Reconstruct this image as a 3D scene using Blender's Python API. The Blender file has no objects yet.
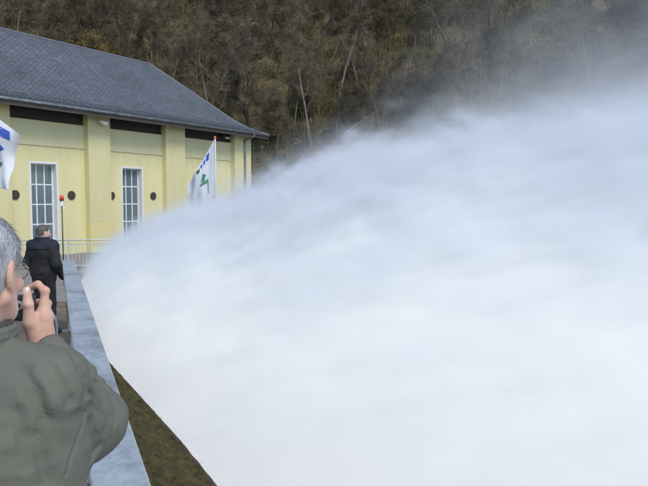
import bpy, bmesh, math, random
import numpy as np
from mathutils import Vector, Matrix, noise as mnoise

# ------------------------------------------------------------------ camera, sky, sun, exposure
scene = bpy.context.scene
R = math.radians
cam_d = bpy.data.cameras.new('camera')
cam = bpy.data.objects.new('camera', cam_d)
scene.collection.objects.link(cam)
cam.location = (0, 0, 2.1)
cam.rotation_euler = (R(90 - 3.697), 0, 0)
cam_d.sensor_width = 36.0
cam_d.lens = 36.0 * 650 / 648
cam_d.clip_start = 0.05
cam_d.clip_end = 3000
scene.camera = cam

SUN_EL, SUN_AZ = 52.0, 146.0          # degrees; azimuth clockwise from +Y (the view direction)
world = bpy.data.worlds.new('World')
scene.world = world
world.use_nodes = True
wn = world.node_tree.nodes
bg = wn['Background']
sky = wn.new('ShaderNodeTexSky')
sky.sky_type = 'NISHITA'
sky.sun_disc = False
sky.sun_elevation = R(SUN_EL)
sky.sun_rotation = R(SUN_AZ)
sky.air_density = 1.0
sky.dust_density = 0.6
sky.ozone_density = 1.0
world.node_tree.links.new(sky.outputs[0], bg.inputs[0])
bg.inputs[1].default_value = 0.12

sun_d = bpy.data.lights.new('sun', 'SUN')
sun = bpy.data.objects.new('sun', sun_d)
scene.collection.objects.link(sun)
sun_d.energy = 1.5
sun_d.angle = R(24)
sun_d.color = (1.0, 0.94, 0.86)
sdir = Vector((math.sin(R(SUN_AZ)) * math.cos(R(SUN_EL)), math.cos(R(SUN_AZ)) * math.cos(R(SUN_EL)), math.sin(R(SUN_EL))))
sun.rotation_euler = (-sdir).to_track_quat('-Z', 'Y').to_euler()

vs = scene.view_settings
vs.view_transform = 'Standard'
vs.look = 'None'
vs.exposure = 0.82
vs.gamma = 1.0
vs.use_curve_mapping = False
cy = scene.cycles
cy.use_denoising = True
cy.max_bounces = 10
cy.diffuse_bounces = 4
cy.glossy_bounces = 3
cy.volume_bounces = 4
cy.transparent_max_bounces = 12
cy.volume_step_rate = 2.8
cy.use_adaptive_sampling = True
cy.adaptive_threshold = 0.025
cy.adaptive_min_samples = 16
cy.volume_max_steps = 400

random.seed(7)
rng = np.random.default_rng(7)
COL = scene.collection


# ------------------------------------------------------------------ helpers: materials
def mat(name, base, rough=0.7, var=None, vscale=4.0, vdetail=6, bump=0.0, bscale=40.0, metal=0.0, spec=0.5, stretch=None, coord='Object', mix2=None):
    """Procedural Principled material: base colour varied towards `var` by noise, fine bump."""
    m = bpy.data.materials.new(name)
    m.use_nodes = True
    nt = m.node_tree
    n, l = nt.nodes, nt.links
    b = n['Principled BSDF']
    b.inputs['Base Color'].default_value = (*base, 1)
    b.inputs['Roughness'].default_value = rough
    b.inputs['Metallic'].default_value = metal
    b.inputs['Specular IOR Level'].default_value = spec
    tc = n.new('ShaderNodeTexCoord')
    src = tc.outputs[coord]
    if stretch:
        mp = n.new('ShaderNodeMapping')
        mp.inputs['Scale'].default_value = stretch
        l.new(src, mp.inputs['Vector'])
        src = mp.outputs[0]
    if var:
        nz = n.new('ShaderNodeTexNoise')
        nz.inputs['Scale'].default_value = vscale
        nz.inputs['Detail'].default_value = vdetail
        nz.inputs['Roughness'].default_value = 0.6
        l.new(src, nz.inputs['Vector'])
        cr = n.new('ShaderNodeValToRGB')
        cr.color_ramp.elements[0].position = 0.32
        cr.color_ramp.elements[1].position = 0.68
        cr.color_ramp.elements[0].color = (*var, 1)
        cr.color_ramp.elements[1].color = (*base, 1)
        if mix2:
            e = cr.color_ramp.elements.new(0.5)
            e.color = (*mix2, 1)
        l.new(nz.outputs[0], cr.inputs[0])
        l.new(cr.outputs[0], b.inputs['Base Color'])
    if bump:
        nb = n.new('ShaderNodeTexNoise')
        nb.inputs['Scale'].default_value = bscale
        nb.inputs['Detail'].default_value = 8
        l.new(src, nb.inputs['Vector'])
        bp = n.new('ShaderNodeBump')
        bp.inputs['Strength'].default_value = bump
        bp.inputs['Distance'].default_value = 0.02
        l.new(nb.outputs[0], bp.inputs['Height'])
        l.new(bp.outputs[0], b.inputs['Normal'])
    return m


def mat_objvar(name, cols, rough=0.8, spec=0.2, translucent=False):
    """Foliage / bark: colour picked by noise over the mesh and shifted per object."""
    m = bpy.data.materials.new(name)
    m.use_nodes = True
    nt = m.node_tree
    n, l = nt.nodes, nt.links
    b = n['Principled BSDF']
    b.inputs['Roughness'].default_value = rough
    b.inputs['Specular IOR Level'].default_value = spec
    tc = n.new('ShaderNodeTexCoord')
    oi = n.new('ShaderNodeObjectInfo')
    nz = n.new('ShaderNodeTexNoise')
    nz.inputs['Scale'].default_value = 1.3
    nz.inputs['Detail'].default_value = 5
    l.new(tc.outputs['Object'], nz.inputs['Vector'])
    mx = n.new('ShaderNodeMath')
    mx.operation = 'MULTIPLY_ADD'
    mx.inputs[1].default_value = 0.55
    l.new(oi.outputs['Random'], mx.inputs[0])
    l.new(nz.outputs[0], mx.inputs[2])
    sb = n.new('ShaderNodeMath')
    sb.operation = 'SUBTRACT'
    sb.inputs[1].default_value = 0.27
    l.new(mx.outputs[0], sb.inputs[0])
    cr = n.new('ShaderNodeValToRGB')
    cr.color_ramp.elements[0].position = 0.2
    cr.color_ramp.elements[1].position = 0.8
    cr.color_ramp.elements[0].color = (*cols[0], 1)
    cr.color_ramp.elements[1].color = (*cols[-1], 1)
    for i, c in enumerate(cols[1:-1]):
        e = cr.color_ramp.elements.new(0.2 + 0.6 * (i + 1) / (len(cols) - 1))
        e.color = (*c, 1)
    l.new(sb.outputs[0], cr.inputs[0])
    l.new(cr.outputs[0], b.inputs['Base Color'])
    return m


# ------------------------------------------------------------------ helpers: objects
def link(o, parent=None):
    COL.objects.link(o)
    if parent is not None:
        o.parent = parent
    return o


def mesh_obj(name, verts, faces, material, parent=None, smooth=False):
    me = bpy.data.meshes.new(name)
    if isinstance(verts, np.ndarray):
        verts = verts.tolist()
    if isinstance(faces, np.ndarray):
        faces = faces.tolist()
    me.from_pydata(verts, [], faces)
    me.materials.append(material)
    if smooth:
        me.polygons.foreach_set('use_smooth', [True] * len(me.polygons))
    me.update()
    return link(bpy.data.objects.new(name, me), parent)


def empty(name, loc=(0, 0, 0), rz=0.0):
    o = bpy.data.objects.new(name, None)
    o.empty_display_size = 0.2
    COL.objects.link(o)
    o.location = loc
    o.rotation_euler = (0, 0, rz)
    return o


def tag(o, label=None, cat=None, group=None, kind=None):
    if label:
        o['label'] = label
    if cat:
        o['category'] = cat
    if group:
        o['group'] = group
    if kind:
        o['kind'] = kind
    return o


class MB:
    """Collects shapes, builds them as one mesh object."""
    def __init__(s):
        s.v, s.f = [], []

    def poly(s, pts, faces):
        o = len(s.v)
        s.v += [tuple(p) for p in pts]
        s.f += [tuple(i + o for i in f) for f in faces]
        return s

    def box(s, x0, x1, y0, y1, z0, z1):
        return s.poly([(x0, y0, z0), (x1, y0, z0), (x1, y1, z0), (x0, y1, z0), (x0, y0, z1), (x1, y0, z1), (x1, y1, z1), (x0, y1, z1)],
                      [(0, 3, 2, 1), (4, 5, 6, 7), (0, 1, 5, 4), (1, 2, 6, 5), (2, 3, 7, 6), (3, 0, 4, 7)])

    def tube(s, pts, radii, n=8, cap=True):
        pts = [Vector(p) for p in pts]
        if not hasattr(radii, '__len__'):
            radii = [radii] * len(pts)
        rings = []
        up = Vector((0, 0, 1))
        for i, p in enumerate(pts):
            t = (pts[min(i + 1, len(pts) - 1)] - pts[max(i - 1, 0)])
            t = t.normalized() if t.length > 1e-9 else Vector((0, 0, 1))
            a = t.cross(up)
            if a.length < 0.05:
                a = t.cross(Vector((1, 0, 0)))
            a.normalize()
            b = a.cross(t)
            rings.append([p + (a * math.cos(2 * math.pi * k / n) + b * math.sin(2 * math.pi * k / n)) * radii[i] for k in range(n)])
        o = len(s.v)
        for r in rings:
            s.v += [tuple(q) for q in r]
        for i in range(len(rings) - 1):
            for k in range(n):
                k2 = (k + 1) % n
                s.f.append((o + i * n + k, o + (i + 1) * n + k, o + (i + 1) * n + k2, o + i * n + k2))
        if cap:
            s.f.append(tuple(o + k for k in range(n)))
            s.f.append(tuple(o + (len(rings) - 1) * n + k for k in reversed(range(n))))
        return s

    def build(s, name, material, parent=None, smooth=False, bevel=0.0):
        o = mesh_obj(name, s.v, s.f, material, parent, smooth)
        if bevel:
            m = o.modifiers.new('bevel', 'BEVEL')
            m.width = bevel
            m.segments = 2
            m.limit_method = 'ANGLE'
        return o


def copy_tree(o, parent=None):
    c = o.copy()
    COL.objects.link(c)
    c.parent = parent
    for ch in list(o.children):
        copy_tree(ch, c)
    return c


# ------------------------------------------------------------------ helpers: signed distance modelling
def smin(a, b, k):
    if k <= 0:
        return np.minimum(a, b)
    h = np.clip(0.5 + 0.5 * (b - a) / k, 0, 1)
    return b + (a - b) * h - k * h * (1 - h)


def vnoise(P, seed=0):
    """smooth value noise on an (N,3) array, range -1..1"""
    I = np.floor(P).astype(np.int64)
    F = P - I
    F = F * F * (3 - 2 * F)
    def hsh(i, j, k):
        n = (i * 374761393 + j * 668265263 + k * 2147483647 + seed * 974711) & 0x7fffffff
        n = (n ^ (n >> 13)) * 1274126177 & 0x7fffffff
        return ((n ^ (n >> 16)) & 0xffff) / 32767.5 - 1
    out = 0
    for dx in (0, 1):
        for dy in (0, 1):
            for dz in (0, 1):
                w = (F[:, 0] if dx else 1 - F[:, 0]) * (F[:, 1] if dy else 1 - F[:, 1]) * (F[:, 2] if dz else 1 - F[:, 2])
                out = out + w * hsh(I[:, 0] + dx, I[:, 1] + dy, I[:, 2] + dz)
    return out


class SDF:
    def __init__(s, lo, hi, h):
        s.lo = np.array(lo, float)
        s.h = h
        s.n = np.ceil((np.array(hi, float) - s.lo) / h).astype(int) + 1
        s.d = np.full(s.n, 0.5, np.float32)

    def _sl(s, lo, hi):
        a = np.clip(np.floor((np.array(lo) - s.lo) / s.h).astype(int), 0, s.n)
        b = np.clip(np.ceil((np.array(hi) - s.lo) / s.h).astype(int) + 1, 0, s.n)
        if np.any(b <= a):
            return None, None
        sl = tuple(slice(i, j) for i, j in zip(a, b))
        g = np.meshgrid(*[s.lo[i] + s.h * np.arange(a[i], b[i]) for i in range(3)], indexing='ij')
        return sl, np.stack(g, -1).astype(np.float32)

    def _put(s, sl, v, k, op):
        if op == 'u':
            s.d[sl] = smin(s.d[sl], v, k)
        else:
            s.d[sl] = -smin(-s.d[sl], v, k)

    def cap(s, a, b, ra, rb=None, k=0.01, op='u'):
        rb = ra if rb is None else rb
        a, b = np.array(a, float), np.array(b, float)
        m = max(ra, rb) + k + 4 * s.h
        sl, P = s._sl(np.minimum(a, b) - m, np.maximum(a, b) + m)
        if sl is None:
            return s
        ab = (b - a).astype(np.float32)
        t = np.clip(((P - a.astype(np.float32)) @ ab) / max(float(ab @ ab), 1e-9), 0, 1)
        q = P - a.astype(np.float32) - t[..., None] * ab
        s._put(sl, np.sqrt((q * q).sum(-1)) - (ra + (rb - ra) * t), k, op)
        return s

    def chain(s, pts, radii, k=0.01, op='u'):
        for i in range(len(pts) - 1):
            s.cap(pts[i], pts[i + 1], radii[i], radii[i + 1], k, op)
        return s

    def ell(s, c, r, rot=None, k=0.01, op='u'):
        c, r = np.array(c, float), np.array(r, float)
        m = r.max() + k + 4 * s.h
        sl, P = s._sl(c - m, c + m)
        if sl is None:
            return s
        q = P - c.astype(np.float32)
        if rot is not None:
            q = q @ np.array(rot, np.float32)      # columns: local axes in world
        k0 = np.sqrt(((q / r) ** 2).sum(-1)) + 1e-6
        k1 = np.sqrt(((q / (r * r)) ** 2).sum(-1)) + 1e-6
        s._put(sl, k0 * (k0 - 1) / k1, k, op)
        return s

    def displace(s, fn, band=0.04):
        idx = np.argwhere(np.abs(s.d) < band)
        P = s.lo + idx * s.h
        s.d[tuple(idx.T)] += fn(P).astype(np.float32)
        return s

    def mesh(s):
        d = s.d
        sg = d < 0
        nx, ny, nz = (s.n - 1)
        cnt = np.zeros((nx, ny, nz), np.int8)
        for a in (0, 1):
            for b in (0, 1):
                for c in (0, 1):
                    cnt += sg[a:a + nx, b:b + ny, c:c + nz]
        act = (cnt > 0) & (cnt < 8)
        idx = np.argwhere(act)
        vid = np.full(act.shape, -1, np.int64)
        vid[tuple(idx.T)] = np.arange(len(idx))
        acc = np.zeros((len(idx), 3))
        num = np.zeros(len(idx))
        corners = [(a, b, c) for a in (0, 1) for b in (0, 1) for c in (0, 1)]
        for c0 in corners:
            for ax in range(3):
                if c0[ax] == 1:
                    continue
                c1 = list(c0)
                c1[ax] = 1
                i0, i1 = idx + np.array(c0), idx + np.array(c1)
                d0, d1 = d[tuple(i0.T)], d[tuple(i1.T)]
                x = (d0 < 0) != (d1 < 0)
                t = np.where(x, d0 / np.where(x, d0 - d1, 1), 0)
                p = np.tile(np.array(c0, float), (len(idx), 1))
                p[:, ax] += t
                acc[x] += p[x]
                num[x] += 1
        V = s.lo + (idx + acc / num[:, None]) * s.h
        Q = []
        for ax in range(3):
            u, v = (ax + 1) % 3, (ax + 2) % 3
            s0 = [slice(1, -1)] * 3
            s0[ax] = slice(0, -1)
            s1 = [slice(1, -1)] * 3
            s1[ax] = slice(1, None)
            A, B = sg[tuple(s0)], sg[tuple(s1)]
            for inv, M in ((0, A & ~B), (1, ~A & B)):
                e = np.argwhere(M)
                for q in range(3):
                    if q != ax:
                        e[:, q] += 1
                def cell(du, dv):
                    c = e.copy()
                    c[:, u] += du
                    c[:, v] += dv
                    return vid[tuple(c.T)]
                quad = np.stack([cell(-1, -1), cell(0, -1), cell(0, 0), cell(-1, 0)], 1)
                Q.append(quad[:, ::-1] if inv else quad)
        Q = np.concatenate(Q)
        Q = Q[(Q >= 0).all(1)]
        return V, Q

    def build(s, name, material, parent=None, relax=1):
        V, Q = s.mesh()
        for _ in range(relax):                       # one light Laplacian pass
            acc = np.zeros_like(V)
            num = np.zeros(len(V))
            for i in range(4):
                a, b = Q[:, i], Q[:, (i + 1) % 4]
                np.add.at(acc, a, V[b])
                np.add.at(num, a, 1)
            ok = num > 0
            V[ok] = 0.5 * V[ok] + 0.5 * acc[ok] / num[ok, None]
        return mesh_obj(name, V, Q, material, parent, smooth=True)


# ------------------------------------------------------------------ the lie of the land
BP = Vector((-11.151, 32.0, 0.0))          # a point of the powerhouse front
BD = Vector((0.52505, 0.85107, 0))         # along the front (to the right, away)
BN = Vector((0.85107, -0.52505, 0))        # out of the front


def hill_s(x, y):
    rx, ry = x + 12.4, y - 47.1
    s1 = -0.85107 * rx + 0.52505 * ry - 1.5
    s2 = 0.10 * x + y - 47.0
    k = 5.0
    h = min(max(0.5 + 0.5 * (s1 - s2) / k, 0), 1)
    return s2 + (s1 - s2) * h + k * h * (1 - h)


def hill_z(x, y):
    s = hill_s(x, y)
    if s < -6:
        return -3.4
    n1 = mnoise.noise((x * 0.07, y * 0.07, 0.3))
    n2 = mnoise.noise((x * 0.3, y * 0.3, 4.1))
    n3 = mnoise.noise((x * 0.9, y * 0.9, 8.1))
    s = s + 2.0 * n1
    z = -3.4 + 1.5 * min(max(s + 2, 0), 5.0) + 0.72 * max(s - 3.0, 0) + 0.7 * n2 * min(max(s + 3, 0), 1) + 0.25 * n3
    return min(z, 43 + 3 * n1)


m_hill = mat('hill_leaf_litter', (0.20, 0.155, 0.095), 0.95, var=(0.095, 0.08, 0.046), vscale=0.7, vdetail=12, bump=1.0, bscale=2.5, spec=0.1, mix2=(0.15, 0.132, 0.068))
X0, X1, Y0, Y1, ST = -110, 130, 0, 150, 1.25
nx, ny = int((X1 - X0) / ST) + 1, int((Y1 - Y0) / ST) + 1
vv, ff = [], []
for j in range(ny):
    for i in range(nx):
        x, y = X0 + i * ST, Y0 + j * ST
        vv.append((x, y, hill_z(x, y)))
for j in range(ny - 1):
    for i in range(nx - 1):
        a = j * nx + i
        zs = [vv[q][2] for q in (a, a + 1, a + nx + 1, a + nx)]
        if max(zs) > -3.35:
            ff.append((a, a + 1, a + nx + 1, a + nx))
tag(mesh_obj('hillside', vv, ff, m_hill, smooth=True), 'steep wooded hillside with brown leaf litter', kind='structure')

m_ground = mat('gravel_ground', (0.16, 0.14, 0.11), 0.95, var=(0.09, 0.08, 0.06), vscale=0.6, bump=0.6, bscale=8, spec=0.2)
tag(mesh_obj('ground', [(-1500, -1500, -3.8), (1500, -1500, -3.8), (1500, 1500, -3.8), (-1500, 1500, -3.8)], [(0, 1, 2, 3)], m_ground), kind='structure')

m_water = mat('foaming_water', (0.55, 0.6, 0.62), 0.25, var=(0.3, 0.36, 0.38), vscale=0.8, bump=0.8, bscale=2.5)
tag(mesh_obj('basin_water', [(-9, 3, -3.2), (60, -20, -3.2), (70, 44, -3.2), (-5, 44, -3.2)], [(0, 1, 2, 3)], m_water), kind='structure')

# boundary of the basin wall: y -> x of its outer edge
WALL_Y = [-12.0, 2.0, 4.0, 5.3, 5.9, 6.9, 8.2, 10.0, 12.6, 19.0, 22.0, 26.0]
WALL_X = [6.6, 0.85, -0.10, -0.76, -1.06, -1.58, -2.30, -3.30, -4.75, -7.2, -8.2, -9.2]


def wall_x(y):
    return float(np.interp(y, WALL_Y, WALL_X))


def rail_x(y):                                     # centre line of the steel coping
    return -0.714 - 0.4145 * (y - 2.23)


# ------------------------------------------------------------------ walkway, mossy bank, terrace
m_concrete = mat('walkway_concrete', (0.20, 0.165, 0.125), 0.92, var=(0.095, 0.078, 0.058), vscale=3.0, vdetail=10, bump=0.5, bscale=30, spec=0.25)
ys = np.linspace(-8, 13.5, 60)
mb = MB()
top = []
for y in ys:
    top.append((rail_x(y) + 0.06, y))
pts = [(x, y, 0.0) for x, y in top] + [(-26, 13.5, 0.0), (-26, -8, 0.0)]
n = len(pts)
mb.poly(pts + [(p[0], p[1], -3.8) for p in pts], [tuple(range(n))] + [(i, i + n, (i + 1) % n + n, (i + 1) % n) for i in range(n)])
tag(mb.build('walkway', m_concrete), 'brown weathered concrete walkway behind the steel coping', kind='structure')

m_step = mat('step_concrete', (0.24, 0.2, 0.16), 0.9, var=(0.14, 0.12, 0.09), vscale=5, bump=0.4, bscale=40)
mb = MB()
pts = [(rail_x(-3) - 0.2, -3.0), (rail_x(3.2) - 0.2, 3.2), (-4.2, 2.0), (-4.2, -3.0)]
mb.poly([(x, y, 0.30) for x, y in pts] + [(x, y, 0.0) for x, y in pts], [(0, 1, 2, 3), (0, 4, 5, 1), (1, 5, 6, 2), (2, 6, 7, 3), (3, 7, 4, 0)])
tag(mb.build('walkway_platform', m_step, bevel=0.012), kind='structure')

# mossy bank below the coping, real uneven surface
m_moss = mat('moss_on_concrete', (0.085, 0.082, 0.030), 0.97, var=(0.030, 0.030, 0.013), vscale=13, vdetail=14, bump=1.0, bscale=45, spec=0.12, mix2=(0.066, 0.055, 0.024), stretch=(1, 0.6, 1))
m_rust = mat('rust_stained_edge', (0.10, 0.062, 0.045), 0.9, var=(0.045, 0.03, 0.024), vscale=6, bump=0.6, bscale=40)
ys = np.concatenate([np.linspace(-8, 3, 40), np.linspace(3.05, 13.4, 330)])
NU = 44
vv, ff = [], []
for y in ys:
    xi, xo = rail_x(y) - 0.02, wall_x(y)
    for k in range(NU + 1):
        u = k / NU
        x = xi + (xo - xi) * u
        z = 0.02 - 0.52 * u ** 1.25
        fade = min(1, 8 * u) * min(1, 10 * (1 - u) + 0.25)
        z += fade * (0.05 * mnoise.fractal((x * 5, y * 4, 1.0), 0.8, 2.1, 5) + 0.02 * mnoise.noise((x * 28, y * 22, 3)))
        vv.append((x + 0.015 * mnoise.noise((0, y * 6, 2)) * (u > .98), y, z))
for j in range(len(ys) - 1):
    for k in range(NU):
        a = j * (NU + 1) + k
        ff.append((a, a + 1, a + NU + 2, a + NU + 1))
bank = mesh_obj('mossy_bank', vv, ff, m_moss, smooth=True)
tag(bank, 'moss covered concrete bank sloping down from the coping to the spray', 'bank')
mb = MB()
for i in range(len(ys) - 1):
    a, b = ys[i], ys[i + 1]
    ea = 0.010 * mnoise.noise((0, a * 5, 7)) + 0.006 * mnoise.noise((0, a * 23, 7))
    eb = 0.010 * mnoise.noise((0, b * 5, 7)) + 0.006 * mnoise.noise((0, b * 23, 7))
    xa, xb_ = wall_x(a), wall_x(b)
    ga, gb_ = .03 * mnoise.noise((0, a * 3, 5)), .03 * mnoise.noise((0, b * 3, 5))
    P = [(xa - .035 + ga, a, -.497 + ea), (xb_ - .035 + gb_, b, -.497 + eb), (xb_ + .02, b, -.488 + eb), (xa + .02, a, -.488 + ea), (xa + .02, a, -3.8), (xb_ + .02, b, -3.8)]
    mb.poly(P, [(0, 3, 2, 1), (3, 4, 5, 2)])
mb.build('stained_edge', m_rust, bank)
# little weeds along the edge
m_weed = mat('dry_weed', (0.10, 0.085, 0.03), 0.9, var=(0.05, 0.05, 0.015), vscale=9)
mb = MB()
for i in range(900):
    y = random.uniform(3.2, 12.0)
    u = random.choice([random.uniform(.1, .97), random.uniform(.9, 1.0)])
    x = rail_x(y) + (wall_x(y) - rail_x(y)) * u
    z = 0.02 - 0.52 * u ** 1.25
    for k in range(3):
        h_ = random.uniform(.012, .045)
        dx, dy = random.uniform(-.03, .03), random.uniform(-.03, .03)
        mb.poly([(x - .004, y, z - .01), (x + .004, y, z - .01), (x + dx, y + dy, z + h_)], [(0, 1, 2)])
tag(mb.build('moss_tufts', m_weed, bank), kind='stuff')

m_terrace = mat('terrace_paving', (0.26, 0.25, 0.23), 0.9, var=(0.17, 0.165, 0.15), vscale=2, bump=0.3, bscale=25)
tp = [(-34, 13.6), (-5.2, 13.6), (-7.3, 19.0), (-8.3, 22.0), (-9.0, 24.4), (-2.2, 25.9), (0.5, 40.5), (-12, 48), (-34, 30)]
mb = MB()
n = len(tp)
mb.poly([(x, y, -0.42) for x, y in tp] + [(x, y, -3.8) for x, y in tp], [tuple(range(n))] + [(i, i + n, (i + 1) % n + n, (i + 1) % n) for i in range(n)])
tag(mb.build('terrace', m_terrace), kind='structure')

# ------------------------------------------------------------------ powerhouse
m_yel = mat('yellow_plaster', (0.70, 0.645, 0.365), 0.9, var=(0.635, 0.58, 0.305), vscale=1.5, vdetail=10, bump=0.25, bscale=60, spec=0.2, stretch=(1.3, 1.3, .22))
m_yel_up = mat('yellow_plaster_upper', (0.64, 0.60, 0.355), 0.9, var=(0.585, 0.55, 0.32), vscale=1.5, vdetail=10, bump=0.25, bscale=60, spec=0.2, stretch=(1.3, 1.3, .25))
m_pil = mat('yellow_plaster_pilaster', (0.65, 0.60, 0.33), 0.9, var=(0.585, 0.54, 0.295), vscale=1.3, vdetail=10, bump=0.3, bscale=50, spec=0.2, stretch=(1.4, 1.4, .2))
m_plinth = mat('yellow_plaster_plinth', (0.69, 0.61, 0.29), 0.9, var=(0.63, 0.555, 0.26), vscale=1.2, bump=0.2, bscale=60, spec=0.2)
m_soffit = mat('brown_timber', (0.055, 0.04, 0.032), 0.8, var=(0.035, 0.026, 0.02), vscale=2, bump=0.3, bscale=30, stretch=(.3, 3, 3))
m_fascia = mat('grey_brown_fascia', (0.10, 0.082, 0.07), 0.7, var=(0.075, 0.06, 0.05), vscale=2, bump=0.2, bscale=20)
m_wframe = mat('white_window_paint', (0.72, 0.74, 0.76), 0.45, var=(0.62, 0.64, 0.66), vscale=3)
m_zinc = mat('zinc_sheet', (0.30, 0.32, 0.34), 0.45, var=(0.15, 0.165, 0.18), vscale=3, metal=0.5)
m_pane = mat('dark_window_glass', (0.15, 0.20, 0.215), 0.08, var=(0.09, 0.13, 0.14), vscale=0.4, spec=0.7)
m_vent = mat('maroon_vent', (0.13, 0.085, 0.09), 0.6, var=(0.09, 0.058, 0.062), vscale=10)
m_lampw = mat('white_lamp_housing', (0.75, 0.75, 0.73), 0.4)
m_lampd = mat('dark_lamp_housing', (0.05, 0.05, 0.05), 0.4)

# local frame: x = along the front (t), y = into the building (w), z up
rotz_b = math.atan2(BD.y, BD.x)
house = empty('powerhouse', BP, rotz_b)
tag(house, 'yellow plastered powerhouse with pilasters, tall windows and grey slate roof', 'building')
ZB, WALLZ = -0.42, 6.24
PW = 0.34                                           # panels lie this far behind the pilaster faces
T0, T1, DEPTH = -17.0, 12.24, 9.0
MB().box(T0, T1 - 0.3, PW + 0.35, DEPTH, ZB, WALLZ).build('wall', m_yel, house)

pils = [(-16.2, -14.9), (-10.95, -9.62), (-5.75, -4.45), (-0.42, 0.90), (4.72, 6.20), (10.60, 12.24)]
for a, b in pils:
    MB().box(a, b, 0.0, PW + 0.36, 1.07, WALLZ - 0.004).build('pilaster', m_pil, house, bevel=0.015)
    MB().box(a - .004, b + .004, -0.004, PW + 0.362, ZB, 1.07).build('plinth', m_plinth, house, bevel=0.01)

# panes share mesh data
WW, WZ0, WZ1, COLS, ROWS = 1.30, 0.08, 3.80, 3, 4
FR, BARW = 0.06, 0.06
pw = (WW - 2 * FR - (COLS - 1) * BARW) / COLS
ph = (WZ1 - WZ0 - 2 * FR - (ROWS - 1) * BARW) / ROWS
pane_me = bpy.data.meshes.new('pane')
pane_me.from_pydata([(0, 0, 0), (pw, 0, 0), (pw, 0, ph), (0, 0, ph), (0, .012, 0), (pw, .012, 0), (pw, .012, ph), (0, .012, ph)], [],
                    [(0, 1, 2, 3), (7, 6, 5, 4), (0, 4, 5, 1), (1, 5, 6, 2), (2, 6, 7, 3), (3, 7, 4, 0)])
pane_me.materials.append(m_pane)
m_sur = mat('white_surround', (0.74, 0.74, 0.72), 0.7, var=(0.66, 0.66, 0.64), vscale=3)
m_room = mat('dim_interior', (0.16, 0.15, 0.13), 0.9)


def window_at(tc, par):
    w0, w1 = tc - WW / 2, tc + WW / 2
    w = empty('window')
    w.parent = par
    yq = PW + 0.26
    fr = MB()
    fr.box(w0, w0 + FR, yq, yq + .07, WZ0, WZ1).box(w1 - FR, w1, yq, yq + .07, WZ0, WZ1)
    fr.box(w0 + FR, w1 - FR, yq, yq + .07, WZ0, WZ0 + FR).box(w0 + FR, w1 - FR, yq, yq + .07, WZ1 - FR, WZ1)
    fr.build('window_frame', m_wframe, w)
    for c in range(1, COLS):
        x = w0 + FR + c * pw + (c - 1) * BARW
        MB().box(x, x + BARW, yq + .004, yq + .055, WZ0 + FR, WZ1 - FR).build('glazing_bar', m_wframe, w)
    for r_ in range(1, ROWS):
        z = WZ0 + FR + r_ * ph + (r_ - 1) * BARW
        for c in range(COLS):
            x = w0 + FR + c * (pw + BARW)
            MB().box(x, x + pw, yq + .006, yq + .053, z, z + BARW).build('glazing_bar', m_wframe, w)
    for r_ in range(ROWS):
        for c in range(COLS):
            p = bpy.data.objects.new('pane', pane_me)
            link(p, w)
            p.location = (w0 + FR + c * (pw + BARW), yq + .028, WZ0 + FR + r_ * (ph + BARW))
            p.rotation_euler = (random.uniform(-.006, .006), 0, random.uniform(-.006, .006))
    # white surround, slightly proud of the plaster, and reveals
    s = MB()
    e = 0.09
    s.box(w0 - e, w0, PW - .02, yq + .05, WZ0 - e, WZ1 + e).box(w1, w1 + e, PW - .02, yq + .05, WZ0 - e, WZ1 + e)
    s.box(w0, w1, PW - .02, yq + .05, WZ1, WZ1 + e).box(w0, w1, PW - .06, yq + .05, WZ0 - e, WZ0)
    s.build('surround', m_sur, w)
    return w


bays = [(-14.9, -10.95), (-9.62, -5.75), (-4.45, -0.42), (0.90, 4.72), (6.20, 10.60)]
wcs = [-12.9, -7.9, -2.66, 2.56, 8.35]
vent_ts = [(), (), (-4.12, -1.22), (1.16, 4.0), ()]
vent_me = None
for (a, b), tc, vt in zip(bays, wcs, vent_ts):
    # panel wall with an opening for the window
    w0, w1 = tc - WW / 2, tc + WW / 2
    m = MB()
    for (q0, q1, z0, z1) in ((a, w0 - .085, ZB, 4.62), (w1 + .085, b, ZB, 4.62), (w0 - .085, w1 + .085, WZ1 + .085, 4.62), (w0 - .085, w1 + .085, ZB, WZ0 - .085)):
        m.box(q0, q1, PW, PW + .352, z0, z1)
    m.build('wall_panel', m_yel, house)
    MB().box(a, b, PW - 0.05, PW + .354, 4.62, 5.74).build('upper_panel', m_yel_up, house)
    MB().box(a, b, PW + .05, PW + .35, 5.74, WALLZ - .002).build('eaves_board', m_soffit, house)
    window_at(tc, house)
    for t in vt:
        v = MB()
        v.tube([(t, PW - .03, 2.37), (t, PW + .05, 2.37)], 0.195, 28)
        vo = v.build('round_vent', m_vent, house)
        rim = MB()
        ring = [(t + 0.195 * math.cos(q), PW - .032, 2.37 + 0.195 * math.sin(q)) for q in np.linspace(0, 2 * math.pi, 29)]
        rim.tube(ring, .018, 6, cap=False)
        rim.build('rim', m_soffit, vo, smooth=True)
        for k in range(-2, 3):
            hw = math.sqrt(.175 ** 2 - (k * .066) ** 2)
            MB().box(t - hw, t + hw, PW - .045, PW - .028, 2.37 + k * .066 - .012, 2.37 + k * .066 + .012).build('louvre', m_soffit, vo)

# roof: distance from the eaves s -> height
SA, ZA = [0.0, 0.45, 0.95, 1.5, 5.3], [6.40, 6.56, 6.80, 7.16, 10.60]
OH = 0.80
TE = T1 + OH
KH = 5.14 / 5.3


def rz(s):
    return float(np.interp(s, SA, ZA))


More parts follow.
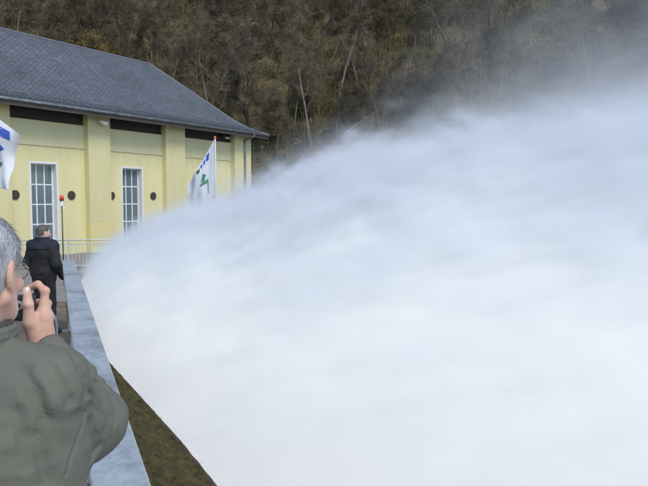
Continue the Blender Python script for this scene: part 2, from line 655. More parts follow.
m_under = mat('roof_underlay', (0.05, 0.055, 0.065), 0.8)
roof = empty('roof')
roof.parent = house
tl = T0 - OH
m = MB()
for i in range(4):
    s0, s1 = SA[i], SA[i + 1]
    a, b = rz(s0) - .012, rz(s1) - .012
    m.poly([(tl + s0 * KH, s0 - OH, a), (TE - s0 * KH, s0 - OH, a), (TE - s1 * KH, s1 - OH, b), (tl + s1 * KH, s1 - OH, b)], [(0, 1, 2, 3)])
    B = DEPTH + OH
    m.poly([(tl + s0 * KH, B - s0, a), (TE - s0 * KH, B - s0, a), (TE - s1 * KH, B - s1, b), (tl + s1 * KH, B - s1, b)], [(3, 2, 1, 0)])
    m.poly([(TE - s0 * KH, s0 - OH, a), (TE - s0 * KH, B - s0, a), (TE - s1 * KH, B - s1, b), (TE - s1 * KH, s1 - OH, b)], [(0, 1, 2, 3)])
    m.poly([(tl + s0 * KH, s0 - OH, a), (tl + s0 * KH, B - s0, a), (tl + s1 * KH, B - s1, b), (tl + s1 * KH, s1 - OH, b)], [(3, 2, 1, 0)])
m.build('roof_deck', m_under, roof)
# soffit and fascia
m = MB()
m.box(tl + .06, TE - .06, -OH + .06, DEPTH + OH - .06, WALLZ + .002, WALLZ + .06)
m.build('soffit', m_soffit, roof)
m = MB()
m.box(tl + .02, TE - .02, -OH + .02, -OH + .055, WALLZ - .13, 6.385)
m.box(TE - .055, TE - .02, -OH + .06, DEPTH + OH - .06, WALLZ - .13, 6.385)
m.build('fascia', m_fascia, roof)
# gutter
m = MB()
m.tube([(tl, -OH - .045, 6.345), (TE + .05, -OH - .045, 6.345)], .062, 10)
m.tube([(TE + .045, -OH - .02, 6.345), (TE + .045, DEPTH + OH, 6.345)], .060, 10)
m.build('gutter', m_zinc, roof, smooth=True)
# downpipe on the end pilaster
m = MB()
m.tube([(11.52, -OH - .04, 6.30), (11.52, -OH + .1, 6.12), (11.52, -.09, 5.95), (11.52, -.075, 5.7), (11.52, -.075, -.42)], .06, 12)
m.build('downpipe', m_zinc, house, smooth=True)
for z in (4.9, 3.2, 1.4):
    MB().box(11.44, 11.60, -.145, .0, z, z + .05).build('pipe_bracket', m_zinc, house)

# slates: diamonds laid in overlapping courses
m_slate = bpy.data.materials.new('slate')
m_slate.use_nodes = True
nt = m_slate.node_tree
b_ = nt.nodes['Principled BSDF']
b_.inputs['Roughness'].default_value = 0.55
at_ = nt.nodes.new('ShaderNodeAttribute')
at_.attribute_name = 'tone'
cr = nt.nodes.new('ShaderNodeValToRGB')
cr.color_ramp.elements[0].color = (0.095, 0.106, 0.120, 1)
cr.color_ramp.elements[1].color = (0.165, 0.182, 0.205, 1)
nt.links.new(at_.outputs['Fac'], cr.inputs[0])
nzs = nt.nodes.new('ShaderNodeTexNoise')
nzs.inputs['Scale'].default_value = 0.5
nzs.inputs['Detail'].default_value = 6
mx = nt.nodes.new('ShaderNodeMix')
mx.data_type = 'RGBA'
mx.blend_type = 'MULTIPLY'
mx.inputs[0].default_value = 0.5
tc_ = nt.nodes.new('ShaderNodeTexCoord')
nt.links.new(tc_.outputs['Object'], nzs.inputs['Vector'])
nt.links.new(cr.outputs[0], mx.inputs[6])
nt.links.new(nzs.outputs[0], mx.inputs[7])
nt.links.new(mx.outputs[2], b_.inputs['Base Color'])
arc = [0.0]
for i in range(4):
    arc.append(arc[-1] + math.hypot(SA[i + 1] - SA[i], ZA[i + 1] - ZA[i]))


def slates(name, length_fn, place, t_lo):
    vv, ff, tone = [], [], []
    DX, DY = 0.27, 0.13
    row = 0
    a = 0.0
    while a < arc[-1] - .05:
        s = float(np.interp(a, arc, SA))
        lo, hi = length_fn(s)
        t = lo + (DX / 2 if row % 2 else 0)
        while t < hi:
            j = random.uniform(-.008, .008)
            lift = random.uniform(.018, .028)
            o = len(vv)
            for (dt, da, dn) in ((0, -DY, lift), (DX / 2 - .008, 0, lift * .6), (0.02, DY * 1.2, .004), (-DX / 2 + .008, 0, lift * .6)):
                aa = min(max(a + da + j, -.04), arc[-1])
                ss = float(np.interp(aa, arc, SA)) + (aa if aa < 0 else 0)
                lo2, hi2 = length_fn(max(ss, 0))
                tt = min(max(t + dt, lo2), hi2)
                vv.append(place(tt, ss, rz(ss) + dn))
            ff.append((o, o + 1, o + 2, o + 3))
            q = min(max(random.gauss(.5, .2), 0), 1)
            tone += [q] * 4
            t += DX
        a += DY
        row += 1
    o = mesh_obj(name, vv, ff, m_slate, roof)
    at = o.data.attributes.new('tone', 'FLOAT', 'POINT')
    at.data.foreach_set('value', tone)
    return tag(o, kind='stuff')


slates('slates', lambda s: (-10.5 + s * 0, TE - s * KH), lambda t, s, z: (t, s - OH, z), -10)
slates('slates', lambda s: (-OH + s, DEPTH + OH - s), lambda t, s, z: (TE - s * KH, t, z), -OH)
# ridge and hip cappings
m_cap = mat('ridge_slate', (0.15, 0.17, 0.2), 0.55, var=(0.10, 0.115, 0.14), vscale=6, bump=.2, bscale=20)
m = MB()
rend = TE - 5.3 * KH
m.tube([(tl + 5.2, 4.5, 10.60), (rend, 4.5, 10.60)], .075, 8)
m.build('ridge_capping', m_cap, roof)
m = MB()
m.tube([(TE - s * KH, s - OH, rz(s) + .01) for s in (0, .45, .95, 1.5, 3, 5.3)], .055, 8)
m.build('hip_capping', m_cap, roof)
# snow guard: rail on brackets above the gutter
m_guard = mat('grey_snow_guard', (0.13, 0.145, 0.16), 0.5, var=(0.09, 0.10, 0.11), vscale=3, metal=.3)
m = MB()
zg = rz(.30)
for dz in (.10, .20):
    m.tube([(-10, -OH + .30, zg + dz), (TE - .35, -OH + .30, zg + dz)], .017, 6)
for k in range(int((TE + 9.6) / .16)):
    t = -10 + .16 * k
    m.box(t - .006, t + .006, -OH + .295, -OH + .305, zg + .02, zg + .22)
m.build('snow_guard', m_guard, roof)
gb = MB()
gb.box(-.012, .012, .0, .012, .0, .26).box(-.012, .012, .0, .25, .0, .012).poly([(-.01, .24, .03), (.01, .24, .03), (.01, .01, .25), (-.01, .01, .25)], [(0, 1, 2, 3)])
gp = gb.build('snow_guard_bracket', m_zinc, roof)
gp.location = (-9.9, -OH + .27, zg)
k = 1
while -9.9 + .85 * k < TE - .4:
    c = gp.copy()
    COL.objects.link(c)
    c.location.x = -9.9 + .85 * k
    k += 1
for t, s in ((-1.2, 5.1), (3.2, 5.1), (2.1, 3.0), (6.3, 1.9)):
    MB().box(t - .015, t + .015, s - OH - .03, s - OH, rz(s), rz(s) + .10).build('roof_hook', m_zinc, roof)

# floodlights on the front
def floodlight(t, z, mt, lab):
    e = empty('floodlight')
    e.parent = house
    MB().box(t - .05, t + .05, -.10, -.002, z - .02, z + .05).build('wall_bracket', mt, e)
    a = MB()
    a.tube([(t + .02, -.10, z + .02), (t + .16, -.30, z + .01)], .028, 8)
    a.build('lamp_arm', mt, e, smooth=True)
    h_ = MB()
    h_.tube([(t + .10, -.30, z + .05), (t + .30, -.34, z - .02), (t + .46, -.36, z - .05)], [.05, .10, .12], 12)
    h_.build('lamp_head', mt, e, smooth=True)


floodlight(-.06, 5.93, m_lampw, '')
e_ = empty('floodlight')
e_.parent = house
MB().box(9.55, 9.85, PW - .20, PW + .05, 6.0, 6.12).build('lamp_head', m_lampd, e_)
MB().box(9.87, 10.17, PW - .30, PW - .12, 5.95, 6.05).build('lamp_glass', m_lampw, e_)

# ------------------------------------------------------------------ terrace railing in front of the building
m_rail = mat('galvanised_rail', (0.52, 0.56, 0.56), 0.45, var=(0.42, 0.46, 0.46), vscale=6, metal=.3)
RA, RB = Vector((-15.2, 22.78, -.42)), Vector((-2.6, 25.6, -.42))
rl = (RB - RA).length
tr = empty('terrace_railing', RA, math.atan2((RB - RA).y, (RB - RA).x))
tag(tr, 'pale grey metal railing with thin upright bars before the yellow building', 'railing')
m = MB()
m.tube([(0, 0, 1.07), (rl, 0, 1.07)], .026, 8)
m.build('top_rail', m_rail, tr, smooth=True)
m = MB()
m.box(0, rl, -.015, .015, .90, .94)
m.build('upper_rail', m_rail, tr)
m = MB()
m.box(0, rl, -.015, .015, .10, .14)
m.build('lower_rail', m_rail, tr)
bar = MB().box(-.010, .010, -.008, .008, .14, .90).build('baluster', m_rail, tr)
bar.location.x = .13
post = MB().box(-.028, .028, -.028, .028, 0, 1.06).build('post', m_rail, tr)
post.location.x = .0
k = 1
while .13 * (k + 1) < rl:
    c = bar.copy()
    COL.objects.link(c)
    c.location.x = .13 * (k + 1)
    k += 1
for k in range(1, int(rl / 1.95) + 1):
    c = post.copy()
    COL.objects.link(c)
    c.location.x = k * 1.95

# ------------------------------------------------------------------ warning light on a pole
m_red = mat('red_beacon', (0.75, 0.05, 0.03), 0.25)
m_polegrey = mat('dark_pole', (0.10, 0.10, 0.10), 0.5, var=(.06, .06, .06), vscale=5)
bx_, by_ = -9.38, 23.3
bl = empty('warning_light', (bx_, by_, -.42))
tag(bl, 'red warning light on a slim pole before the tall left window', 'light')
m = MB()
m.tube([(0, 0, 0), (0, 0, 2.35)], .025, 8)
m.build('pole', m_polegrey, bl, smooth=True)
m = MB()
m.box(-.045, .075, -.05, .05, 2.33, 2.52)
m.build('junction_box', m_lampw, bl, bevel=.008)
MB().box(.03, .10, -.03, .03, 2.22, 2.32).build('siren', m_lampw, bl, bevel=.01)
m = MB()
m.tube([(0, 0, 2.52), (0, 0, 2.57)], .075, 14)
m.build('lamp_base', m_lampd, bl)
m = MB()
m.tube([(0, 0, 2.57), (0, 0, 2.65), (0, 0, 2.70), (0, 0, 2.73)], [.070, .070, .058, .025], 16)
m.build('lamp_dome', m_red, bl, smooth=True)

# ------------------------------------------------------------------ flags
m_cloth = mat('white_flag_cloth', (0.78, 0.80, 0.84), 0.8, var=(0.72, 0.75, 0.80), vscale=2)
m_blue = mat('blue_print', (0.03, 0.09, 0.42), 0.8)
m_green = mat('green_print', (0.03, 0.20, 0.10), 0.8)
m_dgreen = mat('dark_green_print', (0.03, 0.09, 0.06), 0.8)
m_flagpole = mat('white_flagpole', (0.5, 0.51, 0.52), 0.5)
m_orange = mat('orange_finial', (0.75, 0.16, 0.05), 0.4)
for mm in (m_cloth,):
    nt = mm.node_tree
    bs = nt.nodes['Principled BSDF']
    tr_ = nt.nodes.new('ShaderNodeBsdfTranslucent')
    tr_.inputs[0].default_value = (.78, .80, .84, 1)
    ms = nt.nodes.new('ShaderNodeMixShader')
    ms.inputs[0].default_value = .3
    nt.links.new(bs.outputs[0], ms.inputs[1])
    nt.links.new(tr_.outputs[0], ms.inputs[2])
    nt.links.new(ms.outputs[0], nt.nodes['Material Output'].inputs[0])


def flag(root, S, prints, nu=60, nv=80):
    """S(u,v) -> point; prints: list of (material, polygon in (u,v))"""
    vv = [S(i / nu, j / nv) for j in range(nv + 1) for i in range(nu + 1)]
    ff = [(j * (nu + 1) + i, j * (nu + 1) + i + 1, (j + 1) * (nu + 1) + i + 1, (j + 1) * (nu + 1) + i) for j in range(nv) for i in range(nu)]
    cl = mesh_obj('cloth', vv, ff, m_cloth, root, smooth=True)
    md = cl.modifiers.new('thick', 'SOLIDIFY')
    md.thickness = .003
    for mt, poly in prints:
        # fill the polygon with fine triangles that follow the cloth, on both faces
        c = (sum(p[0] for p in poly) / len(poly), sum(p[1] for p in poly) / len(poly))
        for side in (1, -1):
            vs_, fs_ = [], []
            for i in range(len(poly)):
                a, b = poly[i], poly[(i + 1) % len(poly)]
                N = 5
                grid = {}
                for q in range(N + 1):
                    for r_ in range(N + 1 - q):
                        u = c[0] + (a[0] - c[0]) * q / N + (b[0] - c[0]) * r_ / N
                        v = c[1] + (a[1] - c[1]) * q / N + (b[1] - c[1]) * r_ / N
                        P = Vector(S(u, v))
                        nrm = (Vector(S(u + .01, v)) - P).cross(Vector(S(u, v + .01)) - P).normalized()
                        grid[q, r_] = len(vs_)
                        vs_.append(tuple(P + nrm * side * .012))
                for q in range(N):
                    for r_ in range(N - q):
                        fs_.append((grid[q, r_], grid[q + 1, r_], grid[q, r_ + 1]))
                        if q + r_ < N - 1:
                            fs_.append((grid[q + 1, r_], grid[q + 1, r_ + 1], grid[q, r_ + 1]))
            mesh_obj('printed_mark', vs_, fs_, mt, cl, smooth=True)
    return cl


# flag at the left edge; its pole stands outside the picture
f1 = empty('flag', (-7.63, 14.0, -.26))
tag(f1, 'white flag with blue and green marks drooping at the left edge', 'flag')
m = MB()
m.tube([(0, 0, -.16), (0, 0, 4.9)], [.045, .03], 12)
m.build('flagpole', m_flagpole, f1, smooth=True)


def S1(u, v):
    # top edge droops away from the pole, the free edge hangs
    x = .03 + 1.02 * u - .17 * u * v ** 1.0 + .04 * math.sin(5 * v + 2) * u
    z = 4.85 - 1.08 * u ** .9 - (1.98 - .80 * u) * v
    y = .10 * math.sin(7 * u + 3 * v) * u + .06 * math.sin(15 * u - 4 * v + 1) * u + .03 * math.sin(9 * v + 4 * u)
    x += .02 * math.sin(11 * v + 1) * u
    return (x, y, z)


flag(f1, S1, [(m_blue, [(.38, .13), (.84, .07), (.87, .19), (.38, .28)]),
              (m_blue, [(.38, .36), (.68, .28), (.82, .36), (.70, .48), (.38, .46)]),
              (m_blue, [(.42, .55), (.70, .54), (.60, .64), (.42, .62)]),
              (m_green, [(.38, .64), (.78, .60), (.68, .72), (.38, .75)]),
              (m_dgreen, [(.38, .90), (.56, .88), (.50, .96), (.38, .96)])])
# flag half lost in the spray
f2 = empty('flag', (-4.49, 27.0, -.42))
tag(f2, 'white flag with blue and green marks hanging half hidden in the spray', 'flag')
m = MB()
m.tube([(0, 0, 0), (0, 0, 5.1)], [.05, .035], 12)
m.build('flagpole', m_flagpole, f2, smooth=True)
m = MB()
m.tube([(0, 0, 5.1), (0, 0, 5.14), (0, 0, 5.19)], [.05, .055, .02], 10)
m.build('finial', m_orange, f2, smooth=True)


def S2(u, v):
    x = -.05 - 1.15 * u - .12 * v * (1 - u) * 0 + .05 * math.sin(9 * v) * u
    z = 5.02 - 1.95 * u ** .95 - 2.2 * v * (1 - .35 * u)
    y = -.05 + .16 * math.sin(8 * u + 2 * v) * u + .07 * math.sin(17 * u - 3 * v) * u
    return (x, y, z)


flag(f2, S2, [(m_blue, [(.17, .06), (.28, .03), (.30, .13), (.20, .19)]),
              (m_blue, [(.32, .07), (.38, .05), (.38, .14), (.33, .15)]),
              (m_blue, [(.42, .06), (.50, .04), (.48, .11), (.43, .12)]),
              (m_dgreen, [(.52, .06), (.64, .03), (.60, .13), (.53, .13)]),
              (m_green, [(.28, .42), (.40, .30), (.44, .45), (.34, .52)]),
              (m_green, [(.20, .56), (.46, .48), (.46, .54), (.20, .63)]),
              (m_green, [(.20, .63), (.24, .62), (.24, .85), (.20, .85)])])

# ------------------------------------------------------------------ steel coping on posts
m_galv = bpy.data.materials.new('galvanised_coping')
m_galv.use_nodes = True
nt = m_galv.node_tree
nn, ll = nt.nodes, nt.links
b_ = nn['Principled BSDF']
b_.inputs['Metallic'].default_value = .35
tcn = nn.new('ShaderNodeTexCoord')
mp = nn.new('ShaderNodeMapping')
mp.inputs['Rotation'].default_value = (0, 0, R(-20))
mp.inputs['Scale'].default_value = (1.0, 1.5, 1)
ll.new(tcn.outputs['Object'], mp.inputs[0])
n1 = nn.new('ShaderNodeTexNoise')
n1.inputs['Scale'].default_value = 17
n1.inputs['Detail'].default_value = 9
n1.inputs['Roughness'].default_value = .68
ll.new(mp.outputs[0], n1.inputs['Vector'])
n2 = nn.new('ShaderNodeTexNoise')
n2.inputs['Scale'].default_value = 2.2
n2.inputs['Detail'].default_value = 5
ll.new(tcn.outputs['Object'], n2.inputs['Vector'])
c1 = nn.new('ShaderNodeValToRGB')
c1.color_ramp.elements[0].position = .38
c1.color_ramp.elements[1].position = .62
c1.color_ramp.elements[0].color = (.36, .41, .44, 1)
c1.color_ramp.elements[1].color = (.50, .55, .58, 1)
ll.new(n1.outputs[0], c1.inputs[0])
c2 = nn.new('ShaderNodeValToRGB')
c2.color_ramp.elements[0].position = .35
c2.color_ramp.elements[1].position = .55
c2.color_ramp.elements[0].color = (.55, .55, .55, 1)
c2.color_ramp.elements[1].color = (1, 1, 1, 1)
ll.new(n2.outputs[0], c2.inputs[0])
mx = nn.new('ShaderNodeMix')
mx.data_type = 'RGBA'
mx.blend_type = 'MULTIPLY'
mx.inputs[0].default_value = .75
ll.new(c1.outputs[0], mx.inputs[6])
ll.new(c2.outputs[0], mx.inputs[7])
ll.new(mx.outputs[2], b_.inputs['Base Color'])
rr = nn.new('ShaderNodeMapRange')
rr.inputs[3].default_value = .30
rr.inputs[4].default_value = .62
ll.new(n1.outputs[0], rr.inputs[0])
ll.new(rr.outputs[0], b_.inputs['Roughness'])
bpn = nn.new('ShaderNodeBump')
bpn.inputs['Strength'].default_value = .12
bpn.inputs['Distance'].default_value = .01
ll.new(n1.outputs[0], bpn.inputs['Height'])
ll.new(bpn.outputs[0], b_.inputs['Normal'])
m_post = mat('grey_steel_post', (0.34, 0.38, 0.41), 0.5, var=(0.24, 0.27, 0.29), vscale=6, metal=.3)

YA, YB = -3.0, 11.0
ra_ = Vector((rail_x(YA), YA, 0))
rb_ = Vector((rail_x(YB), YB, 0))
L_ = (rb_ - ra_).length
cop = empty('steel_coping', ra_, math.atan2((rb_ - ra_).y, (rb_ - ra_).x))
tag(cop, 'broad galvanised steel rail running from the elbow towards the building', 'railing')
# local x along the rail, +y to the left (walkway side)
hw, tk = .098, .006
prof = [(-hw, 1.035), (-hw, 1.094), (-hw + .006, 1.10), (hw - .006, 1.10), (hw, 1.094), (hw, 1.03), (hw - tk, 1.03), (hw - tk, 1.094), (-hw + tk, 1.094), (-hw + tk, 1.035)]
NS = 5
cuts = [0, 3.5, 6.9, 10.3, 13.2, L_]
for i in range(len(cuts) - 1):
    a, b = cuts[i] + .002, cuts[i + 1] - .002
    m = MB()
    n = len(prof)
    m.poly([(a, y, z) for y, z in prof] + [(b, y, z) for y, z in prof], [(k, k + n, (k + 1) % n + n, (k + 1) % n) for k in range(n)])
    m.build('cap_plate', m_galv, cop)
k = 0
px_ = .6
while px_ < L_:
    m = MB()
    m.box(px_ - .03, px_ + .03, -.03, .03, 0.012, 1.092)
    p = m.build('post', m_post, cop)
    m = MB()
    m.box(px_ - .07, px_ + .07, -.04, .17, 0, .012)
    m.build('base_plate', m_post, p)
    for yy in (.06, .14):
        m = MB()
        m.tube([(px_, yy, .012), (px_, yy, .04)], .014, 6)
        m.build('bolt', m_post, p)
    px_ += 1.55
for z in (.35, .70):
    m = MB()
    m.tube([(.1, 0, z), (L_ - .1, 0, z)], .016, 8)
    m.build('mid_rail', m_post, cop, smooth=True)

# curved hand pipe by the end of the coping
m = MB()
hp = []
for q in np.linspace(0, math.pi / 2, 10):
    hp.append((-.62 + .42 * math.sin(q), 0, .72 - .36 * (1 - math.cos(q))))
hp = [(-.62, 0, .72)] + hp + [(-.20, 0, 0.02)]
m.tube(hp, .018, 8)
cp = m.build('bent_pipe', m_post, None, smooth=True)
cp.location = (rail_x(9.0) - .02, 9.0, 0)
tag(cp, 'thin bent steel pipe beside the rail at the dark jacket', 'pipe')

# ------------------------------------------------------------------ the water spray
# crest height over x; the jet opens from its outlet by the wall into a wide fan
HX = [-10.0, -8.3, -7.4, -6.5, -5.2, -3.6, -2.2, -0.7, 0.8, 2.8, 5.1, 9.5, 16.0, 30.0]
HZ = [-3.0, -1.6, -0.1, 0.75, 1.45, 2.05, 2.40, 3.10, 3.55, 3.85, 4.15, 4.45, 4.7, 5.2]
XR, ZR = (-12.0, 32.0), (-4.0, 12.0)


def nrm(v, r):
    return (v - r[0]) / (r[1] - r[0])


def crest_y(x):
    return 19.8 + 0.10 * (x + 8)


def w_near(x):
    return max(1.5, 3.2 + 0.34 * (x + 8))


def w_far(x):
    return max(0.8, 1.2 + 0.34 * (x + 8))


ZBASE = -1.75


def spray_z(x, y):
    H = float(np.interp(x, HX, HZ))
    u = crest_y(x) - y
    w = w_near(x) if u > 0 else w_far(x)
    return ZBASE + (H - ZBASE) * math.exp(-(u / w) ** 2)


def soft_len(x):
    q = min(max((x + 7.5) / 17.0, 0), 1)
    return 0.09 + 0.33 * q


def spray_core_z(x, y):
    z = spray_z(x, y)
    L = soft_len(x)
    # streaks fan out from the outlet
    r = math.hypot(x + 9.5, (z + 2.5)) + .01
    th = math.atan2(z + 2.5, x + 9.5) + (y - 19) * .035
    s = mnoise.fractal((math.log(r + 1) * 3.0, th * 11.0, y * .30), 0.75, 2.0, 5)
    s2 = mnoise.fractal((x * .45, y * .45, z * .6 + 5.0), 0.8, 2.0, 4)
    amp = min(1, max(0, (x + 8) / 8))
    return z - .9 * L - .10 - .45 * amp + amp * (.16 * s + .08 * s2) * (.3 + .7 * min(max((y - 10) / 7, 0), 1))


ST = 0.20
ga_ = np.arange(0.0, 35.5, ST)                     # distance out from the basin wall
gy = np.arange(-6.0, 31, ST)
vv, ff = [], []
ok = np.zeros((len(gy), len(ga_)), bool)
for jy, y in enumerate(gy):
    wx = wall_x(y) + .06
    for ia, a in enumerate(ga_):
        x = wx + a
        ok[jy, ia] = not (y > 12 and y > crest_y(x) + 2.6 * w_far(x)) and x < 27
        vv.append((x, y, max(spray_core_z(x, y), -3.1)))
na = len(ga_)
for jy in range(len(gy) - 1):
    for ia in range(na - 1):
        if ok[jy, ia] and ok[jy, ia + 1] and ok[jy + 1, ia] and ok[jy + 1, ia + 1]:
            k = jy * na + ia
            ff.append((k, k + 1, k + na + 1, k + na))
m_spray = mat('white_water_spray', (0.675, 0.665, 0.615), 1.0, spec=0.0)
core = mesh_obj('water_spray', vv, ff, m_spray, smooth=True)
tag(core, 'huge white fan of water spray filling the basin', kind='stuff')

# the airborne mist around it
m_mist = bpy.data.materials.new('spray_mist')
m_mist.use_nodes = True
nt = m_mist.node_tree
nt.nodes.remove(nt.nodes['Principled BSDF'])
pv = nt.nodes.new('ShaderNodeVolumePrincipled')
pv.inputs['Color'].default_value = (0.935, 0.965, 0.992, 1)
pv.inputs['Anisotropy'].default_value = 0.15
pv.inputs['Density'].default_value = 1.0
pv.inputs['Density Attribute'].default_value = 'density'
nt.links.new(pv.outputs[0], nt.nodes['Material Output'].inputs['Volume'])

# the mist's density as a voxel field, built by geometry nodes
nt = bpy.data.node_groups.new('spray_mist_field', 'GeometryNodeTree')
nt.interface.new_socket('Geometry', in_out='OUTPUT', socket_type='NodeSocketGeometry')


def NM(op, a, b=None, c=None, clamp=False):
    n = nt.nodes.new('ShaderNodeMath')
    n.operation = op
    n.use_clamp = clamp
    for i, v in enumerate((a, b, c)):
        if v is None:
            continue
        if isinstance(v, (int, float)):
            n.inputs[i].default_value = v
        else:
            nt.links.new(v, n.inputs[i])
    return n.outputs[0]


def NCURVE(v, xs, zs, xr, zr):
    f = NM('DIVIDE', NM('SUBTRACT', v, xr[0]), xr[1] - xr[0], clamp=True)
    n = nt.nodes.new('ShaderNodeFloatCurve')
    cu = n.mapping.curves[0]
    pts = [(nrm(a, xr), nrm(b, zr)) for a, b in zip(xs, zs)]
    pts = [(0.0, pts[0][1])] + pts + [(1.0, pts[-1][1])]
    for i, (a, b) in enumerate(pts):
        if i == 0:
            p = cu.points[0]
            p.location = (a, b)
        elif i == len(pts) - 1:
            p = cu.points[len(cu.points) - 1]
            p.location = (a, b)
        else:
            p = cu.points.new(a, b)
    for p in cu.points:
        p.handle_type = 'VECTOR'
    n.mapping.update()
    nt.links.new(f, n.inputs['Value'])
    return NM('MULTIPLY_ADD', n.outputs[0], zr[1] - zr[0], zr[0])


def NMAP(v, a, b, c, d):
    n = nt.nodes.new('ShaderNodeMapRange')
    n.clamp = True
    for i, q in enumerate((a, b, c, d)):
        n.inputs[i + 1].default_value = q
    nt.links.new(v, n.inputs[0])
    return n.outputs[0]


def NNOISE(vec, detail, rough=.55):
    n = nt.nodes.new('ShaderNodeTexNoise')
    n.inputs['Scale'].default_value = 1.0
    n.inputs['Detail'].default_value = detail
    n.inputs['Roughness'].default_value = rough
    nt.links.new(vec, n.inputs['Vector'])
    return n.outputs[0]


def NVEC(a, b, c):
    n = nt.nodes.new('ShaderNodeCombineXYZ')
    for i, v in enumerate((a, b, c)):
        if isinstance(v, (int, float)):
            n.inputs[i].default_value = v
        else:
            nt.links.new(v, n.inputs[i])
    return n.outputs[0]


geo = nt.nodes.new('GeometryNodeInputPosition')
sx = nt.nodes.new('ShaderNodeSeparateXYZ')
nt.links.new(geo.outputs[0], sx.inputs[0])
x_, y_, z_ = sx.outputs
Hn = NCURVE(x_, HX, HZ, XR, ZR)
yc = NM('MULTIPLY_ADD', x_, 0.10, 19.8 + 0.8)
un = NM('SUBTRACT', yc, y_)
wnr = NM('MAXIMUM', NM('MULTIPLY_ADD', x_, 0.34, 3.2 + 0.34 * 8), 1.5)
wfr = NM('MAXIMUM', NM('MULTIPLY_ADD', x_, 0.34, 1.2 + 0.34 * 8), 0.8)
isn = NM('GREATER_THAN', un, 0.0)
wv = NM('ADD', NM('MULTIPLY', wnr, isn), NM('MULTIPLY', wfr, NM('SUBTRACT', 1.0, isn)))
uw = NM('DIVIDE', un, wv)
gauss = NM('EXPONENT', NM('MULTIPLY', NM('MULTIPLY', uw, uw), -1.0))
zs_ = NM('ADD', NM('MULTIPLY', NM('SUBTRACT', Hn, ZBASE), gauss), ZBASE)
Ls = NMAP(x_, -7.5, 9.5, 0.09, 0.42)
dd = NM('SUBTRACT', z_, zs_)
# streak noise fanning out from the outlet
dx_ = NM('ADD', x_, 9.5)
dz_ = NM('ADD', z_, 2.5)
rr_ = NM('SQRT', NM('ADD', NM('MULTIPLY', dx_, dx_), NM('MULTIPLY', dz_, dz_)))
th_ = NM('ARCTAN2', dz_, dx_)
lg = NM('LOGARITHM', NM('ADD', rr_, 1.0), math.e)
streak = NNOISE(NVEC(NM('MULTIPLY', lg, 4.2), NM('MULTIPLY', NM('ADD', th_, NM('MULTIPLY', y_, .02)), 30.0), NM('MULTIPLY', y_, .75)), 7, .66)
puff = NNOISE(NVEC(NM('MULTIPLY', x_, .6), NM('MULTIPLY', y_, .6), NM('MULTIPLY', z_, 1.1)), 6, .66)
nz_ = NM('ADD', NM('MULTIPLY', NM('SUBTRACT', streak, .5), 5.4), NM('MULTIPLY', NM('SUBTRACT', puff, .5), 4.4))
d2 = NM('ADD', dd, NM('MULTIPLY', nz_, NMAP(x_, -7.5, 4.0, 0.10, 0.95)))
fall = NM('EXPONENT', NM('MULTIPLY', NM('DIVIDE', NM('MAXIMUM', d2, 0.0), Ls), -1.0))
A_ = NMAP(x_, -7.0, 4.0, 2.6, 1.05)
dens = NM('MULTIPLY', NM('MULTIPLY', fall, A_), NMAP(streak, .36, .62, .15, 2.2))
# thin drifting veil above the right-hand part
veil = NM('MULTIPLY', NM('EXPONENT', NM('MULTIPLY', NM('MAXIMUM', dd, 0.0), -0.48)), NMAP(x_, 1.0, 11.0, 0.0, 0.24))
veil = NM('MULTIPLY', veil, NMAP(NM('ADD', NM('MULTIPLY', streak, .6), NM('MULTIPLY', puff, .4)), .42, .62, .05, 1.6))
dens = NM('ADD', dens, veil)
wl = NCURVE(y_, WALL_Y, WALL_X, (-12.0, 26.0), (-12.0, 8.0))
lm = NM('SUBTRACT', x_, wl)
dens = NM('MULTIPLY', dens, NMAP(lm, 0.0, 0.5, 0.0, 1.0))
dens = NM('MULTIPLY', dens, NMAP(y_, 7.0, 15.0, 0.06, 1.0))
# heavy water low on the near flank, airborne drops towards the crest and down the jet
flank = NM('MULTIPLY', gauss, NMAP(x_, -6.0, 6.0, 0.80, 1.15))
dens = NM('MULTIPLY', dens, NM('MAXIMUM', NMAP(flank, 0.30, 0.85, 0.16, 1.0), NM('LESS_THAN', un, 0.0)))
dens = NM('MULTIPLY', dens, NM('GREATER_THAN', dens, 0.004))
VX0, VX1, VY0, VY1, VZ0, VZ1 = -9.0, 24.0, 7.0, 32.0, -2.6, 13.0
vc = nt.nodes.new('GeometryNodeVolumeCube')
nt.links.new(dens, vc.inputs['Density'])
vc.inputs['Min'].default_value = (VX0, VY0, VZ0)
vc.inputs['Max'].default_value = (VX1, VY1, VZ1)
VOX = 0.14
for nm_, ext in (('Resolution X', VX1 - VX0), ('Resolution Y', VY1 - VY0), ('Resolution Z', VZ1 - VZ0)):
    vc.inputs[nm_].default_value = int(ext / VOX)
sm = nt.nodes.new('GeometryNodeSetMaterial')
sm.inputs['Material'].default_value = m_mist
go = nt.nodes.new('NodeGroupOutput')
nt.links.new(vc.outputs[0], sm.inputs[0])
nt.links.new(sm.outputs[0], go.inputs[0])
mist = mesh_obj('spray_mist', [], [], m_mist)
gm = mist.modifiers.new('field', 'NODES')
gm.node_group = nt
tag(mist, 'white mist drifting up from the water spray', kind='stuff')

